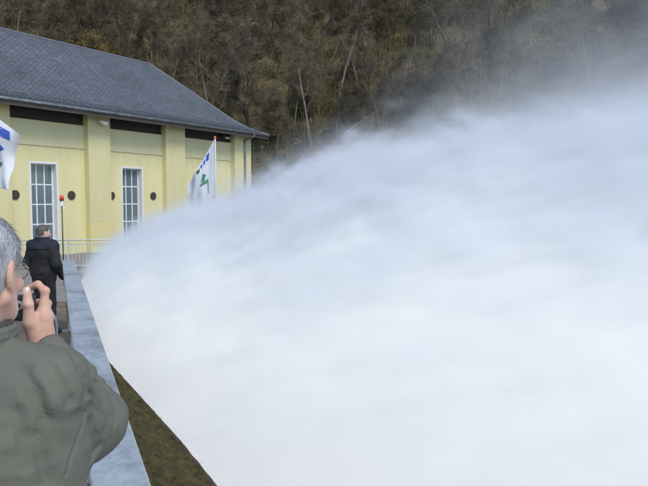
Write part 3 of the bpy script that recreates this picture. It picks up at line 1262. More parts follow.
# ------------------------------------------------------------------ woodland on the hillside
m_bark = mat_objvar('bark', [(0.05, 0.044, 0.036), (0.095, 0.083, 0.064), (0.13, 0.114, 0.09), (0.165, 0.148, 0.12)], 0.95, 0.1)
m_bark_pale = mat_objvar('pale_bark', [(0.19, 0.165, 0.13), (0.28, 0.25, 0.205)], 0.9, 0.1)
m_twig = mat_objvar('twigs', [(0.085, 0.070, 0.047), (0.125, 0.104, 0.070), (0.155, 0.13, 0.09), (0.18, 0.155, 0.11)], 0.95, 0.05)
m_leaf_olive = mat_objvar('olive_leaves', [(0.070, 0.066, 0.026), (0.10, 0.092, 0.036), (0.125, 0.108, 0.045), (0.15, 0.12, 0.05)], 0.85, 0.15)
m_leaf_yel = mat_objvar('yellow_leaves', [(0.11, 0.075, 0.016), (0.17, 0.115, 0.022), (0.22, 0.15, 0.03)], 0.85, 0.15)
m_leaf_brown = mat_objvar('brown_leaves', [(0.085, 0.062, 0.033), (0.125, 0.09, 0.046), (0.15, 0.108, 0.056)], 0.85, 0.1)


def grow_tree(seed, height, lean=0.0, stems=1, leafmat=None, leaves=0, spread=0.33, bark=None, first=0.3, twigs=3):
    """Empty > trunk (stem and limbs), crown (twigs), leaves on the crown"""
    rd = random.Random(seed)
    trunk, crown, leaf = MB(), MB(), MB()
    tips = []

    def branch(p, d, length, r, level):
        nseg = 5 if level == 0 else (4 if level == 1 else 3)
        pts, rad = [p.copy()], [r]
        q, dd = p.copy(), d.copy()
        for i in range(nseg):
            dd = (dd + Vector((rd.gauss(0, 1), rd.gauss(0, 1), rd.gauss(0.15, .6))) * (.10 if level == 0 else .20)).normalized()
            q = q + dd * (length / nseg)
            pts.append(q.copy())
            rad.append(r * (1 - .78 * (i + 1) / nseg))
        if level <= 1:
            trunk.tube(pts, rad, 7 if level == 0 else 4, cap=False)
        else:
            trunk.tube(pts, rad, 3, cap=False)
        if level >= 2:
            for i in range(1, len(pts)):
                for k in range(twigs):
                    a = pts[i - 1].lerp(pts[i], rd.random())
                    t = (dd + Vector((rd.gauss(0, .8), rd.gauss(0, .8), rd.gauss(.25, .6)))).normalized()
                    ln = rd.uniform(.35, .95)
                    b = a + t * ln
                    w = rd.uniform(.010, .020)
                    sd = t.cross(Vector((rd.gauss(0, 1), rd.gauss(0, 1), .3))).normalized() * w
                    crown.poly([a - sd, a + sd, b], [(0, 1, 2)])
                    for z in range(2):
                        c = a.lerp(b, rd.uniform(.3, .8))
                        t2 = (t + Vector((rd.gauss(0, .8), rd.gauss(0, .8), rd.gauss(.1, .6)))).normalized()
                        e = c + t2 * ln * .6
                        crown.poly([c - sd * .7, c + sd * .7, e], [(0, 1, 2)])
                        tips.append(e)
                    tips.append(b)
        if level < 3:
            n = {0: 11, 1: 5, 2: 2}[level]
            for i in range(n):
                f = (first + (1 - first) * (i + rd.random()) / n) if level == 0 else rd.uniform(.3, 1.0)
                idx = min(int(f * nseg), nseg - 1)
                fr = f * nseg - idx
                a = pts[idx].lerp(pts[idx + 1], fr)
                az = rd.uniform(0, 2 * math.pi)
                out = Vector((math.cos(az), math.sin(az), rd.uniform(.3, 1.1) if level == 0 else rd.uniform(-.1, .9)))
                t = (dd * .45 + out * .75).normalized()
                ln = length * spread * rd.uniform(.7, 1.25) * (1.15 - .55 * f if level == 0 else .9)
                branch(a, t, ln, max(r * (1 - .75 * f) * .5, .012), level + 1)

    for s_ in range(stems):
        a = rd.uniform(0, 6.28)
        tilt = lean + (rd.uniform(.06, .22) if stems > 1 else rd.uniform(0, .05))
        d = Vector((math.cos(a) * tilt, math.sin(a) * tilt, 1)).normalized()
        hh = height * rd.uniform(.8, 1.05)
        branch(Vector((rd.gauss(0, .12), rd.gauss(0, .12), -.4)) * (1 if stems > 1 else 1), d, hh, hh * (.0135 if stems == 1 else .010), 0)
    root = empty('bare_tree')
    trunk.build('trunk', bark or m_bark, root, smooth=True)
    cr_ = crown.build('crown', m_twig, root)
    if leaves:
        for i in range(leaves):
            t = rd.choice(tips) + Vector((rd.gauss(0, .18), rd.gauss(0, .18), rd.gauss(0, .18)))
            s_ = rd.uniform(.04, .09)
            u = Vector((rd.gauss(0, 1), rd.gauss(0, 1), rd.gauss(0, 1))).normalized() * s_
            v = u.cross(Vector((rd.gauss(0, 1), rd.gauss(0, 1), rd.gauss(0, 1)))).normalized() * s_ * .7
            leaf.poly([t - u, t + v, t + u, t - v], [(0, 1, 2, 3)])
        tag(leaf.build('leaves', leafmat, cr_), kind='stuff')
    return root


protos = {
    'bare': [grow_tree(1, 12.5, spread=.27), grow_tree(2, 14, lean=.08, spread=.25), grow_tree(3, 11, stems=3, spread=.24), grow_tree(4, 13, leafmat=m_leaf_brown, leaves=350)],
    'olive': [grow_tree(11, 10.5, leafmat=m_leaf_olive, leaves=900, spread=.34), grow_tree(12, 9, stems=2, leafmat=m_leaf_olive, leaves=800, spread=.34), grow_tree(13, 11.5, leafmat=m_leaf_brown, leaves=500)],
    'small': [grow_tree(21, 6, stems=4, leafmat=m_leaf_olive, leaves=900, first=.15, spread=.34), grow_tree(22, 5, stems=3, leafmat=m_leaf_brown, leaves=700, first=.1, spread=.36)],
}
used = set()
used_objs = set()


def place_tree(proto, x, y, sc, rz_, name, label, group=None, dz=0.0, tilt=(0, 0)):
    if proto.as_pointer() in used:
        o = copy_tree(proto)
    else:
        o = proto
        used.add(proto.as_pointer())
    base = name
    o.name = base
    o.location = (x, y, hill_z(x, y) - .15 + dz)
    o.rotation_euler = (tilt[0], tilt[1], rz_)
    o.scale = (sc, sc, sc)
    tag(o, label, 'tree', group)
    used_objs.add(o.name)
    return o


for lst in protos.values():
    for p in lst:
        p['proto'] = 1
rt = random.Random(5)
spots = []
tries = 0
while len(spots) < 205 and tries < 30000:
    tries += 1
    Y = rt.uniform(30, 92)
    px = rt.uniform(-25, 680)
    x = (px - 324) / 650 * Y
    s = hill_s(x, Y)
    if s < 3.5:
        continue
    z = hill_z(x, Y)
    py = 201 - (z - 2.1) / Y * 650
    if py < -60 or py > 200:
        continue
    if any((x - a) ** 2 + (Y - b) ** 2 < 2.3 ** 2 for a, b in spots):
        continue
    spots.append((x, Y))
for i, (x, y) in enumerate(spots):
    s = hill_s(x, y)
    q = rt.random()
    if s < 9 and q < .6 or q < .14:
        k, nm, lb, gp = 'small', 'scrub_tree', 'low many stemmed scrub tree with sparse leaves on the lower hillside', 'scrub trees low on the hillside'
    elif q < .70:
        k, nm, lb, gp = 'bare', 'bare_tree', 'bare brown autumn tree on the wooded hillside', 'bare trees on the hillside'
    else:
        k, nm, lb, gp = 'olive', 'leafy_tree', 'autumn tree with thin olive brown leaves on the wooded hillside', 'trees with thin olive leaves on the hillside'
    place_tree(rt.choice(protos[k]), x, y, rt.uniform(.6, 1.0), rt.uniform(0, 6.28), nm, lb, gp, tilt=(rt.gauss(-.03, .05), rt.gauss(0, .06)))

# trees that stand out
pale = grow_tree(41, 13, lean=.02, spread=.22, bark=m_bark_pale, first=.45, twigs=3)
place_tree(pale, 1.2, 58.5, 1.0, 1.0, 'pale_tree', 'pale barked slim tree standing out above the middle of the spray')
pale2 = grow_tree(42, 7.5, lean=.05, spread=.2, bark=m_bark_pale, first=.5, twigs=2)
place_tree(pale2, -2.6, 55.0, .9, 2.0, 'pale_tree', 'short pale broken tree left of the slim pale barked tree', tilt=(0, .12))
lean_t = grow_tree(43, 12, lean=.1, spread=.26, first=.4)
place_tree(lean_t, 0.2, 54.0, 1.0, 0.3, 'leaning_tree', 'dark tree leaning hard to the right above the spray', tilt=(0, .75))
yt = grow_tree(44, 7.0, leafmat=m_leaf_yel, leaves=2600, spread=.36, first=.2)
place_tree(yt, -18.5, 55.0, 1.0, 0, 'yellow_tree', 'small tree with yellow leaves above the roof ridge')
yt2 = grow_tree(45, 5.5, leafmat=m_leaf_yel, leaves=900, spread=.36, first=.2)
place_tree(yt2, 14.8, 60.0, 1.0, 0, 'yellow_tree', 'small tree with yellowish leaves above the right of the spray')

# undergrowth: brambles, saplings and dead leaves, one mass
rd = np.random.default_rng(3)
NB = 5200
cl_v, cl_f, off = [], [], 0
for i in range(NB):
    Y = rd.uniform(26, 88)
    px = rd.uniform(-30, 690)
    x = (px - 324) / 650 * Y
    s = hill_s(x, Y)
    if s < -.5:
        continue
    z = hill_z(x, Y)
    py = 201 - (z - 2.1) / Y * 650
    if py < -30 or py > 215:
        continue
    k = 34
    hgt = rd.uniform(.4, 1.9) * (1.2 if rd.random() < .3 else .8)
    base = np.array([x, Y, z]) + np.c_[rd.normal(0, .55, k), rd.normal(0, .55, k), np.zeros(k)]
    d = np.c_[rd.normal(0, .5, k), rd.normal(0, .5, k), rd.uniform(.5, 1.2, k)] * hgt
    w = np.c_[rd.normal(0, 1, k), rd.normal(0, 1, k), rd.normal(0, .3, k)]
    w = w / np.linalg.norm(w, axis=1)[:, None] * rd.uniform(.010, .030, k)[:, None]
    cl_v.append(np.stack([base - w, base + w, base + d], 1).reshape(-1, 3))
    # leaves of the clump
    kl = 16
    c = np.array([x, Y, z]) + np.c_[rd.normal(0, .7, kl), rd.normal(0, .7, kl), rd.uniform(.05, hgt * 1.1, kl)]
    u = rd.normal(0, 1, (kl, 3)) * .09
    v = rd.normal(0, 1, (kl, 3)) * .09
    cl_v.append(np.stack([c - u, c + v, c + u], 1).reshape(-1, 3))
NSP = 3400
for i in range(NSP):                               # thin saplings among the brambles
    Y = rd.uniform(26, 88)
    px = rd.uniform(-30, 690)
    x = (px - 324) / 650 * Y
    if hill_s(x, Y) < .5:
        continue
    z = hill_z(x, Y)
    py = 201 - (z - 2.1) / Y * 650
    if py < -60 or py > 205:
        continue
    hgt = rd.uniform(1.8, 5.5)
    p = np.array([x, Y, z - .1])
    tip = p + np.array([rd.normal(0, .16) * hgt, rd.normal(0, .12) * hgt, hgt])
    mid = (p + tip) / 2 + rd.normal(0, .12, 3)
    w = np.array([rd.uniform(.014, .032), 0, 0])
    q_ = [p - w, p + w, mid + w * .7, p - w, mid + w * .7, mid - w * .7, mid - w * .7, mid + w * .7, tip]
    for b_k in range(5):
        f_ = rd.uniform(.35, .95)
        a_k = mid + (tip - mid) * (2 * f_ - 1) if f_ > .5 else p + (mid - p) * 2 * f_
        d_k = np.array([rd.normal(0, .5), rd.normal(0, .4), rd.uniform(.2, .8)]) * hgt * .28
        w_k = np.array([0.008, 0, 0.004])
        q_ += [a_k - w_k, a_k + w_k, a_k + d_k]
    cl_v.append(np.array(q_))
V = np.concatenate(cl_v)
F = np.arange(len(V)).reshape(-1, 3)
m_under = mat('undergrowth', (0.21, 0.165, 0.095), 0.95, var=(0.11, 0.10, 0.05), vscale=0.35, vdetail=8, spec=0.05, mix2=(0.11, 0.096, 0.05))
tag(mesh_obj('undergrowth', V, F, m_under), 'brown brambles and saplings covering the hillside', kind='stuff')

# rocks of the cutting by the building corner
m_rock = mat('brown_rock', (0.13, 0.095, 0.065), 0.95, var=(0.05, 0.04, 0.03), vscale=1.4, vdetail=10, bump=1.0, bscale=6, spec=.15)
rr2 = random.Random(9)
for i in range(46):
    Y = rr2.uniform(45.5, 53)
    px = rr2.uniform(240, 345)
    x = (px - 324) / 650 * Y
    if hill_s(x, Y) < -1.5:
        continue
    z = hill_z(x, Y)
    me = bpy.data.meshes.new('rock')
    bm = bmesh.new()
    bmesh.ops.create_icosphere(bm, subdivisions=2, radius=1)
    o_ = rr2.uniform(0, 100)
    for v in bm.verts:
        f = 1 + .45 * mnoise.noise(v.co * 1.3 + Vector((o_, 0, 0))) + .2 * mnoise.noise(v.co * 3.1 + Vector((0, o_, 0)))
        v.co *= f
    bm.to_mesh(me)
    bm.free()
    me.materials.append(m_rock)
    r_ = link(bpy.data.objects.new('rock', me))
    sc = rr2.uniform(.35, 1.0)
    r_.location = (x, Y, z + .1 * sc)
    r_.scale = (sc * rr2.uniform(.9, 1.6), sc, sc * rr2.uniform(.5, .9))
    r_.rotation_euler = (rr2.uniform(0, .6), rr2.uniform(0, .6), rr2.uniform(0, 6.28))
    tag(r_, 'brown rock sticking out of the bank by the building corner', 'rock', 'rocks in the bank beside the building')
for lst in protos.values():                        # drop tree moulds that found no place
    for p in lst:
        if p.name not in used_objs:
            for ch in list(p.children):
                for g in list(ch.children):
                    bpy.data.objects.remove(g)
                bpy.data.objects.remove(ch)
            bpy.data.objects.remove(p)

# ------------------------------------------------------------------ people
m_skin = mat('skin', (0.60, 0.40, 0.31), 0.55, var=(0.54, 0.30, 0.225), vscale=16, vdetail=5, bump=.12, bscale=220, spec=.35)
m_skin.node_tree.nodes['Principled BSDF'].inputs['Subsurface Weight'].default_value = 0.08
m_skin.node_tree.nodes['Principled BSDF'].inputs['Subsurface Radius'].default_value = (0.01, 0.004, 0.002)
m_nail = mat('fingernail', (0.66, 0.44, 0.37), 0.3)
m_eye = mat('eye_white', (0.75, 0.73, 0.70), 0.2)
m_hair_g = mat('grey_hair', (0.66, 0.67, 0.69), 0.6, var=(0.34, 0.34, 0.35), vscale=60, vdetail=4, stretch=(1, 1, .25), mix2=(0.52, 0.53, 0.55))
m_hair_d = mat('dark_grey_hair', (0.10, 0.09, 0.08), 0.6, var=(0.045, 0.04, 0.036), vscale=60)
m_jacket = mat('olive_grey_jacket', (0.138, 0.139, 0.113), 0.85, var=(0.113, 0.114, 0.093), vscale=7, vdetail=7, bump=.22, bscale=180, spec=.25)
m_lining = mat('dark_collar', (0.055, 0.06, 0.055), 0.85, var=(0.035, 0.038, 0.035), vscale=14, bump=.2, bscale=120)
m_trouser = mat('grey_trousers', (0.07, 0.07, 0.075), 0.9, var=(0.05, 0.05, 0.055), vscale=9, bump=.2, bscale=120)
m_shoe = mat('black_shoe', (0.02, 0.02, 0.02), 0.5)
m_black = mat('black_jacket', (0.012, 0.012, 0.014), 0.75, var=(0.022, 0.021, 0.022), vscale=8, bump=.35, bscale=40, spec=.3)
m_navy = mat('navy_yoke', (0.012, 0.015, 0.028), 0.8, var=(0.009, 0.011, 0.018), vscale=9, bump=.3, bscale=50)
m_wire = mat('thin_metal', (0.35, 0.33, 0.28), 0.3, metal=.8)


def rotm(az, pitch=0.0):
    """columns right, forward, up for a body facing azimuth az (clockwise from +Y), pitched down by pitch"""
    r = np.array([math.cos(az), -math.sin(az), 0])
    f = np.array([math.sin(az) * math.cos(pitch), math.cos(az) * math.cos(pitch), -math.sin(pitch)])
    u = np.cross(r, f)
    return np.stack([r, f, u], 1)


def head_sdf(g, c, M, k=.012):
    """adult head around c (centre between the ears, eye height) with axes M"""
    c = np.array(c)
    P = lambda r, f, u: c + M @ np.array([r, f, u])
    g.ell(P(0, -.012, .028), (.077, .098, .092), M, .02)           # cranium
    g.ell(P(0, .022, -.040), (.064, .078, .082), M, .03)           # face
    g.cap(P(-.038, .040, -.088), P(.038, .040, -.088), .026, k=.03)   # jaw
    g.ell(P(0, .074, -.103), (.022, .018, .018), M, .02)           # chin
    for s in (-1, 1):
        g.cap(P(s * .062, -.01, -.055), P(s * .03, .055, -.098), .022, .02, .02)
        g.ell(P(s * .048, .062, -.028), (.022, .020, .018), M, .02)  # cheek bone
        g.cap(P(s * .012, .088, .022), P(s * .048, .074, .020), .010, .009, .012)  # brow
        g.ell(P(s * .032, .098, .004), (.017, .014, .011), M, .010, 's')   # eye socket
        g.ell(P(s * .032, .078, .003), (.0135, .0125, .0125), M, .004)   # eyelids
    g.chain([P(0, .088, .012), P(0, .106, -.018), P(0, .112, -.030)], [.009, .010, .012], .008)
    for s in (-1, 1):
        g.ell(P(s * .012, .098, -.032), (.009, .011, .008), M, .006)
    g.cap(P(-.022, .090, -.062), P(.022, .090, -.062), .008, k=.006)    # lips
    g.cap(P(-.020, .088, -.071), P(.020, .088, -.071), .008, k=.006)
    g.cap(P(-.024, .100, -.0665), P(.024, .100, -.0665), .0035, k=.003, op='s')
    for s in (-1, 1):                                               # ears, rim and hollow
        a = .35 * s
        E_ = M @ np.array([[math.cos(a), math.sin(a), 0], [-math.sin(a), math.cos(a), 0], [0, 0, 1]]).T
        g.ell(P(s * .083, -.014, -.006), (.010, .022, .036), E_, .006)
        g.ell(P(s * .080, -.010, -.034), (.008, .011, .013), E_, .006)
        g.ell(P(s * .094, -.008, -.002), (.008, .012, .020), E_, .004, 's')


def hair_sdf(c, M, h=.004, thick=.009, low=-.045):
    c = np.array(c)
    P = lambda r, f, u: c + M @ np.array([r, f, u])
    g = SDF(c - .2, c + .2, h)
    g.ell(P(0, -.014, .030), (.077 + thick, .098 + thick, .092 + thick), M, .0)
    g.ell(P(0, -.045, -.040), (.066 + thick * .6, .058 + thick, .055), M, .03)   # nape
    # cut the face, ears and neck free: keep above/behind a hairline
    q = np.indices(g.n).reshape(3, -1).T * h + g.lo
    l = (q - c) @ M
    hl = np.maximum.reduce([
        (l[:, 1] - .066 + .35 * np.abs(l[:, 0])) - .55 * np.maximum(l[:, 2] - .05, 0),           # forehead line
        -(l[:, 2] - low),
        np.minimum(l[:, 1] + .004, -(l[:, 2] - .024)),                      # sideburn / ear cut
    ]).reshape(g.n)
    hl = hl + .006 * vnoise(q * 60, 3).reshape(g.n)
    g.d = np.maximum(g.d, hl.astype(np.float32))
    g.displace(lambda p: .0008 * vnoise(np.c_[p[:, 0] * 200, p[:, 1] * 200, p[:, 2] * 50], 5) + .0016 * vnoise(p * 40, 8), .03)
    return g


def offs(o, base):
    """move mesh data so that the parent Empty sits at the thing's base"""
    n = len(o.data.vertices)
    co = np.empty(n * 3, np.float32)
    o.data.vertices.foreach_get('co', co)
    co = co.reshape(-1, 3) - np.array(base, np.float32)
    o.data.vertices.foreach_set('co', co.ravel())
    o.data.update()
    return o


def strands(c, M, base_mesh, n, length, mt, seed):
    """short hair strands lying along the head, as thin ribbons"""
    r_ = np.random.default_rng(seed)
    me = base_mesh.data
    nv = len(me.vertices)
    co = np.empty(nv * 3, np.float32)
    no = np.empty(nv * 3, np.float32)
    me.vertices.foreach_get('co', co)
    me.vertex_normals.foreach_get('vector', no)
    co, no = co.reshape(-1, 3), no.reshape(-1, 3)
    out = ((co - c) * no).sum(1) > 0
    idx = r_.choice(np.where(out)[0], n)
    p, q = co[idx], no[idx]
    down = -M[:, 2] * .8 - M[:, 1] * .55
    t = down - q * (q @ down)[:, None]
    t = t / (np.linalg.norm(t, axis=1)[:, None] + 1e-6) + r_.normal(0, .13, (n, 3))
    t = t / np.linalg.norm(t, axis=1)[:, None]
    sd = np.cross(t, q) * .0006
    L = length * r_.uniform(.6, 1.3, n)[:, None]
    lift = r_.uniform(.0008, .0024, n)[:, None]
    a0 = p - q * .001
    a1 = p + t * L * .5 + q * lift
    a2 = p + t * L + q * lift * .3
    V = np.stack([a0 - sd, a0 + sd, a1 - sd, a1 + sd, a2], 1).reshape(-1, 3)
    b = np.arange(n)[:, None] * 5
    F = np.concatenate([b + np.array([0, 1, 3]), b + np.array([0, 3, 2]), b + np.array([2, 3, 4])])
    return mesh_obj('hair_strands', V, F, mt, base_mesh)


# ---- the man with the camera in the foreground
BASE = np.array([-.80, 1.40, .30])
man = empty('person', BASE)
tag(man, 'grey haired person in olive grey jacket holding a camera by the rail', 'person')
AZH, AZB = R(4), R(13)
MH = rotm(AZH, R(6))
MBd = rotm(AZB)
HC = np.array([-.762, 1.424, 1.945])
SR, ER, WR = np.array([-.612, 1.415, 1.692]), np.array([-.583, 1.625, 1.545]), np.array([-.728, 1.662, 1.722])
SL, EL, WL = np.array([-.935, 1.465, 1.692]), np.array([-1.02, 1.64, 1.50]), np.array([-.925, 1.70, 1.735])
g = SDF((-1.2, 1.1, .28), (-.42, 1.95, 2.12), .0045)
head_sdf(g, HC, MH)
g.cap(HC + MH @ np.array([0, -.035, -.06]), (-.772, 1.400, 1.76), .056, .062, .03)          # neck
g.cap(SL + [.02, 0, -.02], SR + [-.02, 0, -.02], .062, .062, .03)
g.ell((-.780, 1.415, 1.55), (.165, .105, .20), MBd, .05)
g.ell((-.790, 1.415, 1.32), (.150, .105, .20), MBd, .05)
g.ell((-.795, 1.405, 1.16), (.165, .110, .12), MBd, .05)
for sgn, S_, E_, W_ in ((1, SR, ER, WR), (-1, SL, EL, WL)):
    g.cap(S_, E_, .052, .042, .03)
    g.cap(E_, W_, .044, .028, .02)
for sgn in (-1, 1):
    hip = np.array([-.795 + sgn * .09, 1.405 - sgn * .02, 1.12])
    knee = hip + [sgn * .01, .02, -.40]
    ank = np.array([hip[0] + sgn * .02, 1.37, .38])
    g.chain([hip, knee, ank], [.085, .058, .038], .03)
    g.cap(ank + [0, -.02, -.04], ank + [.04, .16, -.05], .032, .028, .02)
# right hand round the camera
g.cap(WR, (-.738, 1.668, 1.765), .027, .030, .012)
g.chain([WR, (-.727, 1.670, 1.80), (-.726, 1.672, 1.832)], [.024, .022, .013], .012)      # index metacarpal
g.chain([(-.730, 1.68, 1.755), (-.731, 1.69, 1.809)], [.024, .013], .012)
g.chain([(-.735, 1.685, 1.745), (-.736, 1.702, 1.786)], [.022, .012], .012)
g.chain([(-.740, 1.68, 1.738), (-.742, 1.704, 1.762)], [.020, .011], .012)
g.chain([(-.726, 1.672, 1.832), (-.725, 1.678, 1.866), (-.746, 1.684, 1.884), (-.772, 1.688, 1.872)], [.0125, .0105, .0098, .0082], .004)
g.chain([(-.731, 1.690, 1.809), (-.738, 1.722, 1.828), (-.768, 1.734, 1.828), (-.790, 1.730, 1.822)], [.0125, .0105, .0095, .0085], .004)
g.chain([(-.736, 1.702, 1.786), (-.748, 1.728, 1.800), (-.776, 1.736, 1.797), (-.795, 1.730, 1.792)], [.012, .010, .009, .008], .004)
g.chain([(-.742, 1.704, 1.762), (-.757, 1.724, 1.772), (-.780, 1.732, 1.768), (-.795, 1.727, 1.765)], [.011, .009, .008, .0075], .004)
g.chain([(-.742, 1.655, 1.745), (-.750, 1.640, 1.790), (-.752, 1.638, 1.838), (-.757, 1.645, 1.872)], [.021, .0165, .0125, .0105], .008)   # thumb
for a in ((-.7255, 1.676, 1.868), (-.7505, 1.634, 1.838)):
    g.ell(a, (.0125, .0125, .010), None, .006)
# left hand under the camera
g.cap(WL, (-.905, 1.70, 1.775), .027, .030, .012)
for i, (dz, ln) in enumerate(((.0, .030), (.0, .036), (.0, .034), (.0, .026))):
    y0 = 1.672 + .020 * i
    g.chain([(-.905, y0 + .008, 1.772), (-.902, y0, 1.800), (-.885, y0, 1.812)], [.012, .010, .0085], .005)
g.chain([(-.915, 1.67, 1.762), (-.922, 1.645, 1.79), (-.905, 1.640, 1.82)], [.017, .013, .010], .006)
body = offs(g.build('body', m_skin, man), BASE)
nl = MB()
for (p, u, v) in (((-.757, 1.6335, 1.872), (.0075, 0, 0), (0, .004, .010)),):
    pts = []
    for j in range(5):
        for i in range(5):
            a, b = (i / 2 - 1), (j / 2 - 1)
            pts.append(tuple(Vector(p) + Vector(u) * a * (1 - .15 * b * b) + Vector(v) * b + Vector((0, .0035 * a * a + .002 * b * b, 0)) - Vector(BASE)))
    nl.poly(pts, [(j * 5 + i, j * 5 + i + 1, (j + 1) * 5 + i + 1, (j + 1) * 5 + i) for j in range(4) for i in range(4)])
nl.build('thumbnail', m_nail, man, smooth=True)
for s in (-1, 1):
    ec = HC + MH @ np.array([s * .032, .0805, .003]) - BASE
    me = bpy.data.meshes.new('eye')
    bm = bmesh.new()
    bmesh.ops.create_uvsphere(bm, u_segments=16, v_segments=10, radius=.0122, matrix=Matrix.Translation(Vector(ec)))
    bm.to_mesh(me)
    bm.free()
    me.materials.append(m_eye)
    link(bpy.data.objects.new('eye', me), man)
hg = hair_sdf(HC, MH, .0035)
hair = hg.build('hair', m_hair_g, man)
strands(HC, MH, hair, 12000, .026, m_hair_g, 2)
for ch in hair.children:
    offs(ch, BASE)
offs(hair, BASE)
# spectacles
gl = MB()
Pq = lambda r, f, u: tuple(HC + MH @ np.array([r, f, u]) - BASE)
for s in (-1, 1):
    gl.tube([Pq(s * .084, -.028, -.008), Pq(s * .084, -.012, .012), Pq(s * .080, .05, .012), Pq(s * .066, .092, .008)], .0016, 6)
    ring = [Pq(s * .040 + .025 * math.cos(q), .106 - .014 * abs(math.cos(q)) * (1 if s * math.cos(q) > 0 else 0), .002 + .019 * math.sin(q)) for q in np.linspace(0, 2 * math.pi, 25)]
    gl.tube(ring, .0014, 6, cap=False)
gl.tube([Pq(-.012, .109, .006), Pq(.012, .109, .006)], .0014, 6)
gl.build('spectacles', m_wire, man, smooth=True)

# jacket
j = SDF((-1.2, 1.12, 1.0), (-.44, 1.95, 1.93), .0042)
j.ell((-.782, 1.40, 1.53), (.212, .150, .235), MBd, .05)
j.ell((-.795, 1.40, 1.27), (.205, .152, .30), MBd, .06)
j.cap(SL, SR + [0, 0, -.012], .078, .074, .05)
j.cap((-.772, 1.40, 1.775), SR + [-.012, 0, -.004], .066, .074, .05)
j.cap((-.772, 1.40, 1.775), SL + [.005, 0, .012], .066, .076, .05)
UM = SR + (ER - SR) * .5 + np.array([-.006, 0, -.022])
j.cap(SR + [-.008, 0, -.012], UM, .080, .073, .03)
j.cap(UM, ER, .073, .073, .03)
j.cap(SR + [-.01, .02, -.12], ER + [-.012, -.04, -.014], .085, .076, .06)
j.cap(SR + [-.05, .0, -.10], (-.645, 1.41, 1.30), .10, .11, .08)
j.chain([ER, ER + (WR - ER) * .55, ER + (WR - ER) * .90], [.075, .064, .050], .012)
j.cap(ER + (WR - ER) * .84, ER + (WR - ER) * .93, .047, .046, .004)
j.chain([SL, SL + (EL - SL) * .5, EL], [.084, .082, .074], .03)
j.chain([EL, EL + (WL - EL) * .5, EL + (WL - EL) * .88], [.074, .062, .048], .02)
# hem, wrist and neck openings
q = np.indices(j.n).reshape(3, -1).T * j.h + j.lo
j.d = np.maximum(j.d, (1.06 - q[:, 2]).reshape(j.n).astype(np.float32))
fa = (WR - ER) / np.linalg.norm(WR - ER)
j.cap(ER + (WR - ER) * .90, ER + (WR - ER) * 1.15, .038, .040, .002, 's')
j.cap((-.772, 1.41, 1.80), HC + MH @ np.array([0, -.03, -.06]), .064, .075, .01, 's')
ua = (ER - SR) / np.linalg.norm(ER - SR)
crook = SR + (ER - SR) * .72 + np.array([-.01, .0, .085])


def cloth(P):
    d = .0065 * vnoise(P * 7, 1) + .004 * vnoise(P * 16, 2)
    d = d + .0018 * vnoise(P * 36, 4)
    d = d + .0065 * (np.abs(vnoise(P * np.array([9, 9, 6.5]) + 3.3, 21)) - .3) + .005 * (np.abs(vnoise(P * 19, 22)) - .3)
    # rings round the forearm sleeve
    t = (P - ER) @ fa
    dist = np.linalg.norm((P - ER) - t[:, None] * fa, axis=1)
    wf = np.exp(-((t - .10) / .07) ** 2) * (dist < .11)
    d = d + .0032 * wf * np.sin(t * 2 * math.pi / .047 + 3.5 * vnoise(P * 15, 9))
    # long soft pulls across the back towards the armpit
    u = (P[:, 0] * .75 + P[:, 2] * .66)
    wb = np.clip((-.62 - P[:, 0]) / .08, 0, 1) * np.clip((1.72 - P[:, 2]) / .1, 0, 1)
    d = d + .0042 * wb * np.sin(u * 2 * math.pi / .085 + 2.4 * vnoise(P * 6, 11))
    # armhole seam, yoke seam and elbow seam pressed in
    ta = (P - (SR + ua * .005)) @ np.array([ua[0] * .2 + .75, ua[1] * .2 - .35, .30])
    near = (np.linalg.norm(P - SR, axis=1) < .17)
    d = d + 0 * ta
    tb = (P - ER) @ ua + .06
    near2 = (np.linalg.norm(P - ER, axis=1) < .13)
    d = d + .003 * near2 * np.exp(-(tb / .0045) ** 2)
    tz = P[:, 2] - 1.655 - .12 * (P[:, 0] + .78) ** 2
    back = (P[:, 1] < 1.40) & (P[:, 0] < -.66)
    d = d + .003 * back * np.exp(-(tz / .004) ** 2)
    return d


j.displace(cloth, .05)


def on_cloth(x, z, y0=1.15, zc=2.1):
    """point of the jacket's back surface met when walking forward along a line of sight-like slant"""
    for i in range(260):
        y = y0 + i * .003
        p = np.array([x * y, y, zc + z * y])
        c = np.round((p - j.lo) / j.h).astype(int)
        if np.all(c >= 0) and np.all(c < j.n) and j.d[tuple(c)] < 0:
            return p
    return None


# creases and seams of the sleeve, each a run of points on the cloth (slope sideways, slope down)
creases = [
    (.0080, .014, [(-.388, -.242), (-.380, -.260), (-.373, -.277), (-.369, -.296), (-.373, -.312)]),
    (.0050, .010, [(-.369, -.285), (-.357, -.283), (-.345, -.287), (-.336, -.297)]),
    (.0050, .010, [(-.371, -.297), (-.357, -.305), (-.345, -.321), (-.336, -.340)]),
    (.0035, .004, [(-.373, -.310), (-.376, -.332), (-.382, -.358), (-.391, -.383), (-.402, -.410), (-.407, -.432)]),
    (.0042, .010, [(-.366, -.275), (-.354, -.268), (-.343, -.275)]),
    (.0028, .004, [(-.369, -.315), (-.353, -.329), (-.340, -.341), (-.330, -.352)]),
    (.0030, .030, [(-.470, -.262), (-.452, -.300), (-.438, -.340)]),
    (.0030, .030, [(-.430, -.255), (-.413, -.286), (-.398, -.312)]),
    (.0030, .030, [(-.452, -.370), (-.443, -.408), (-.440, -.440)]),
    (.0050, .020, [(-.365, -.345), (-.358, -.372), (-.362, -.398)]),
    (.0040, .016, [(-.345, -.360), (-.352, -.385), (-.365, -.405)]),
    (.0025, .024, [(-.482, -.330), (-.474, -.370), (-.470, -.420)]),
]
runs = []
for r_, k_, pl in creases:
    pp = [on_cloth(*q_) for q_ in pl]
    runs.append((r_, k_, [p for p in pp if p is not None]))
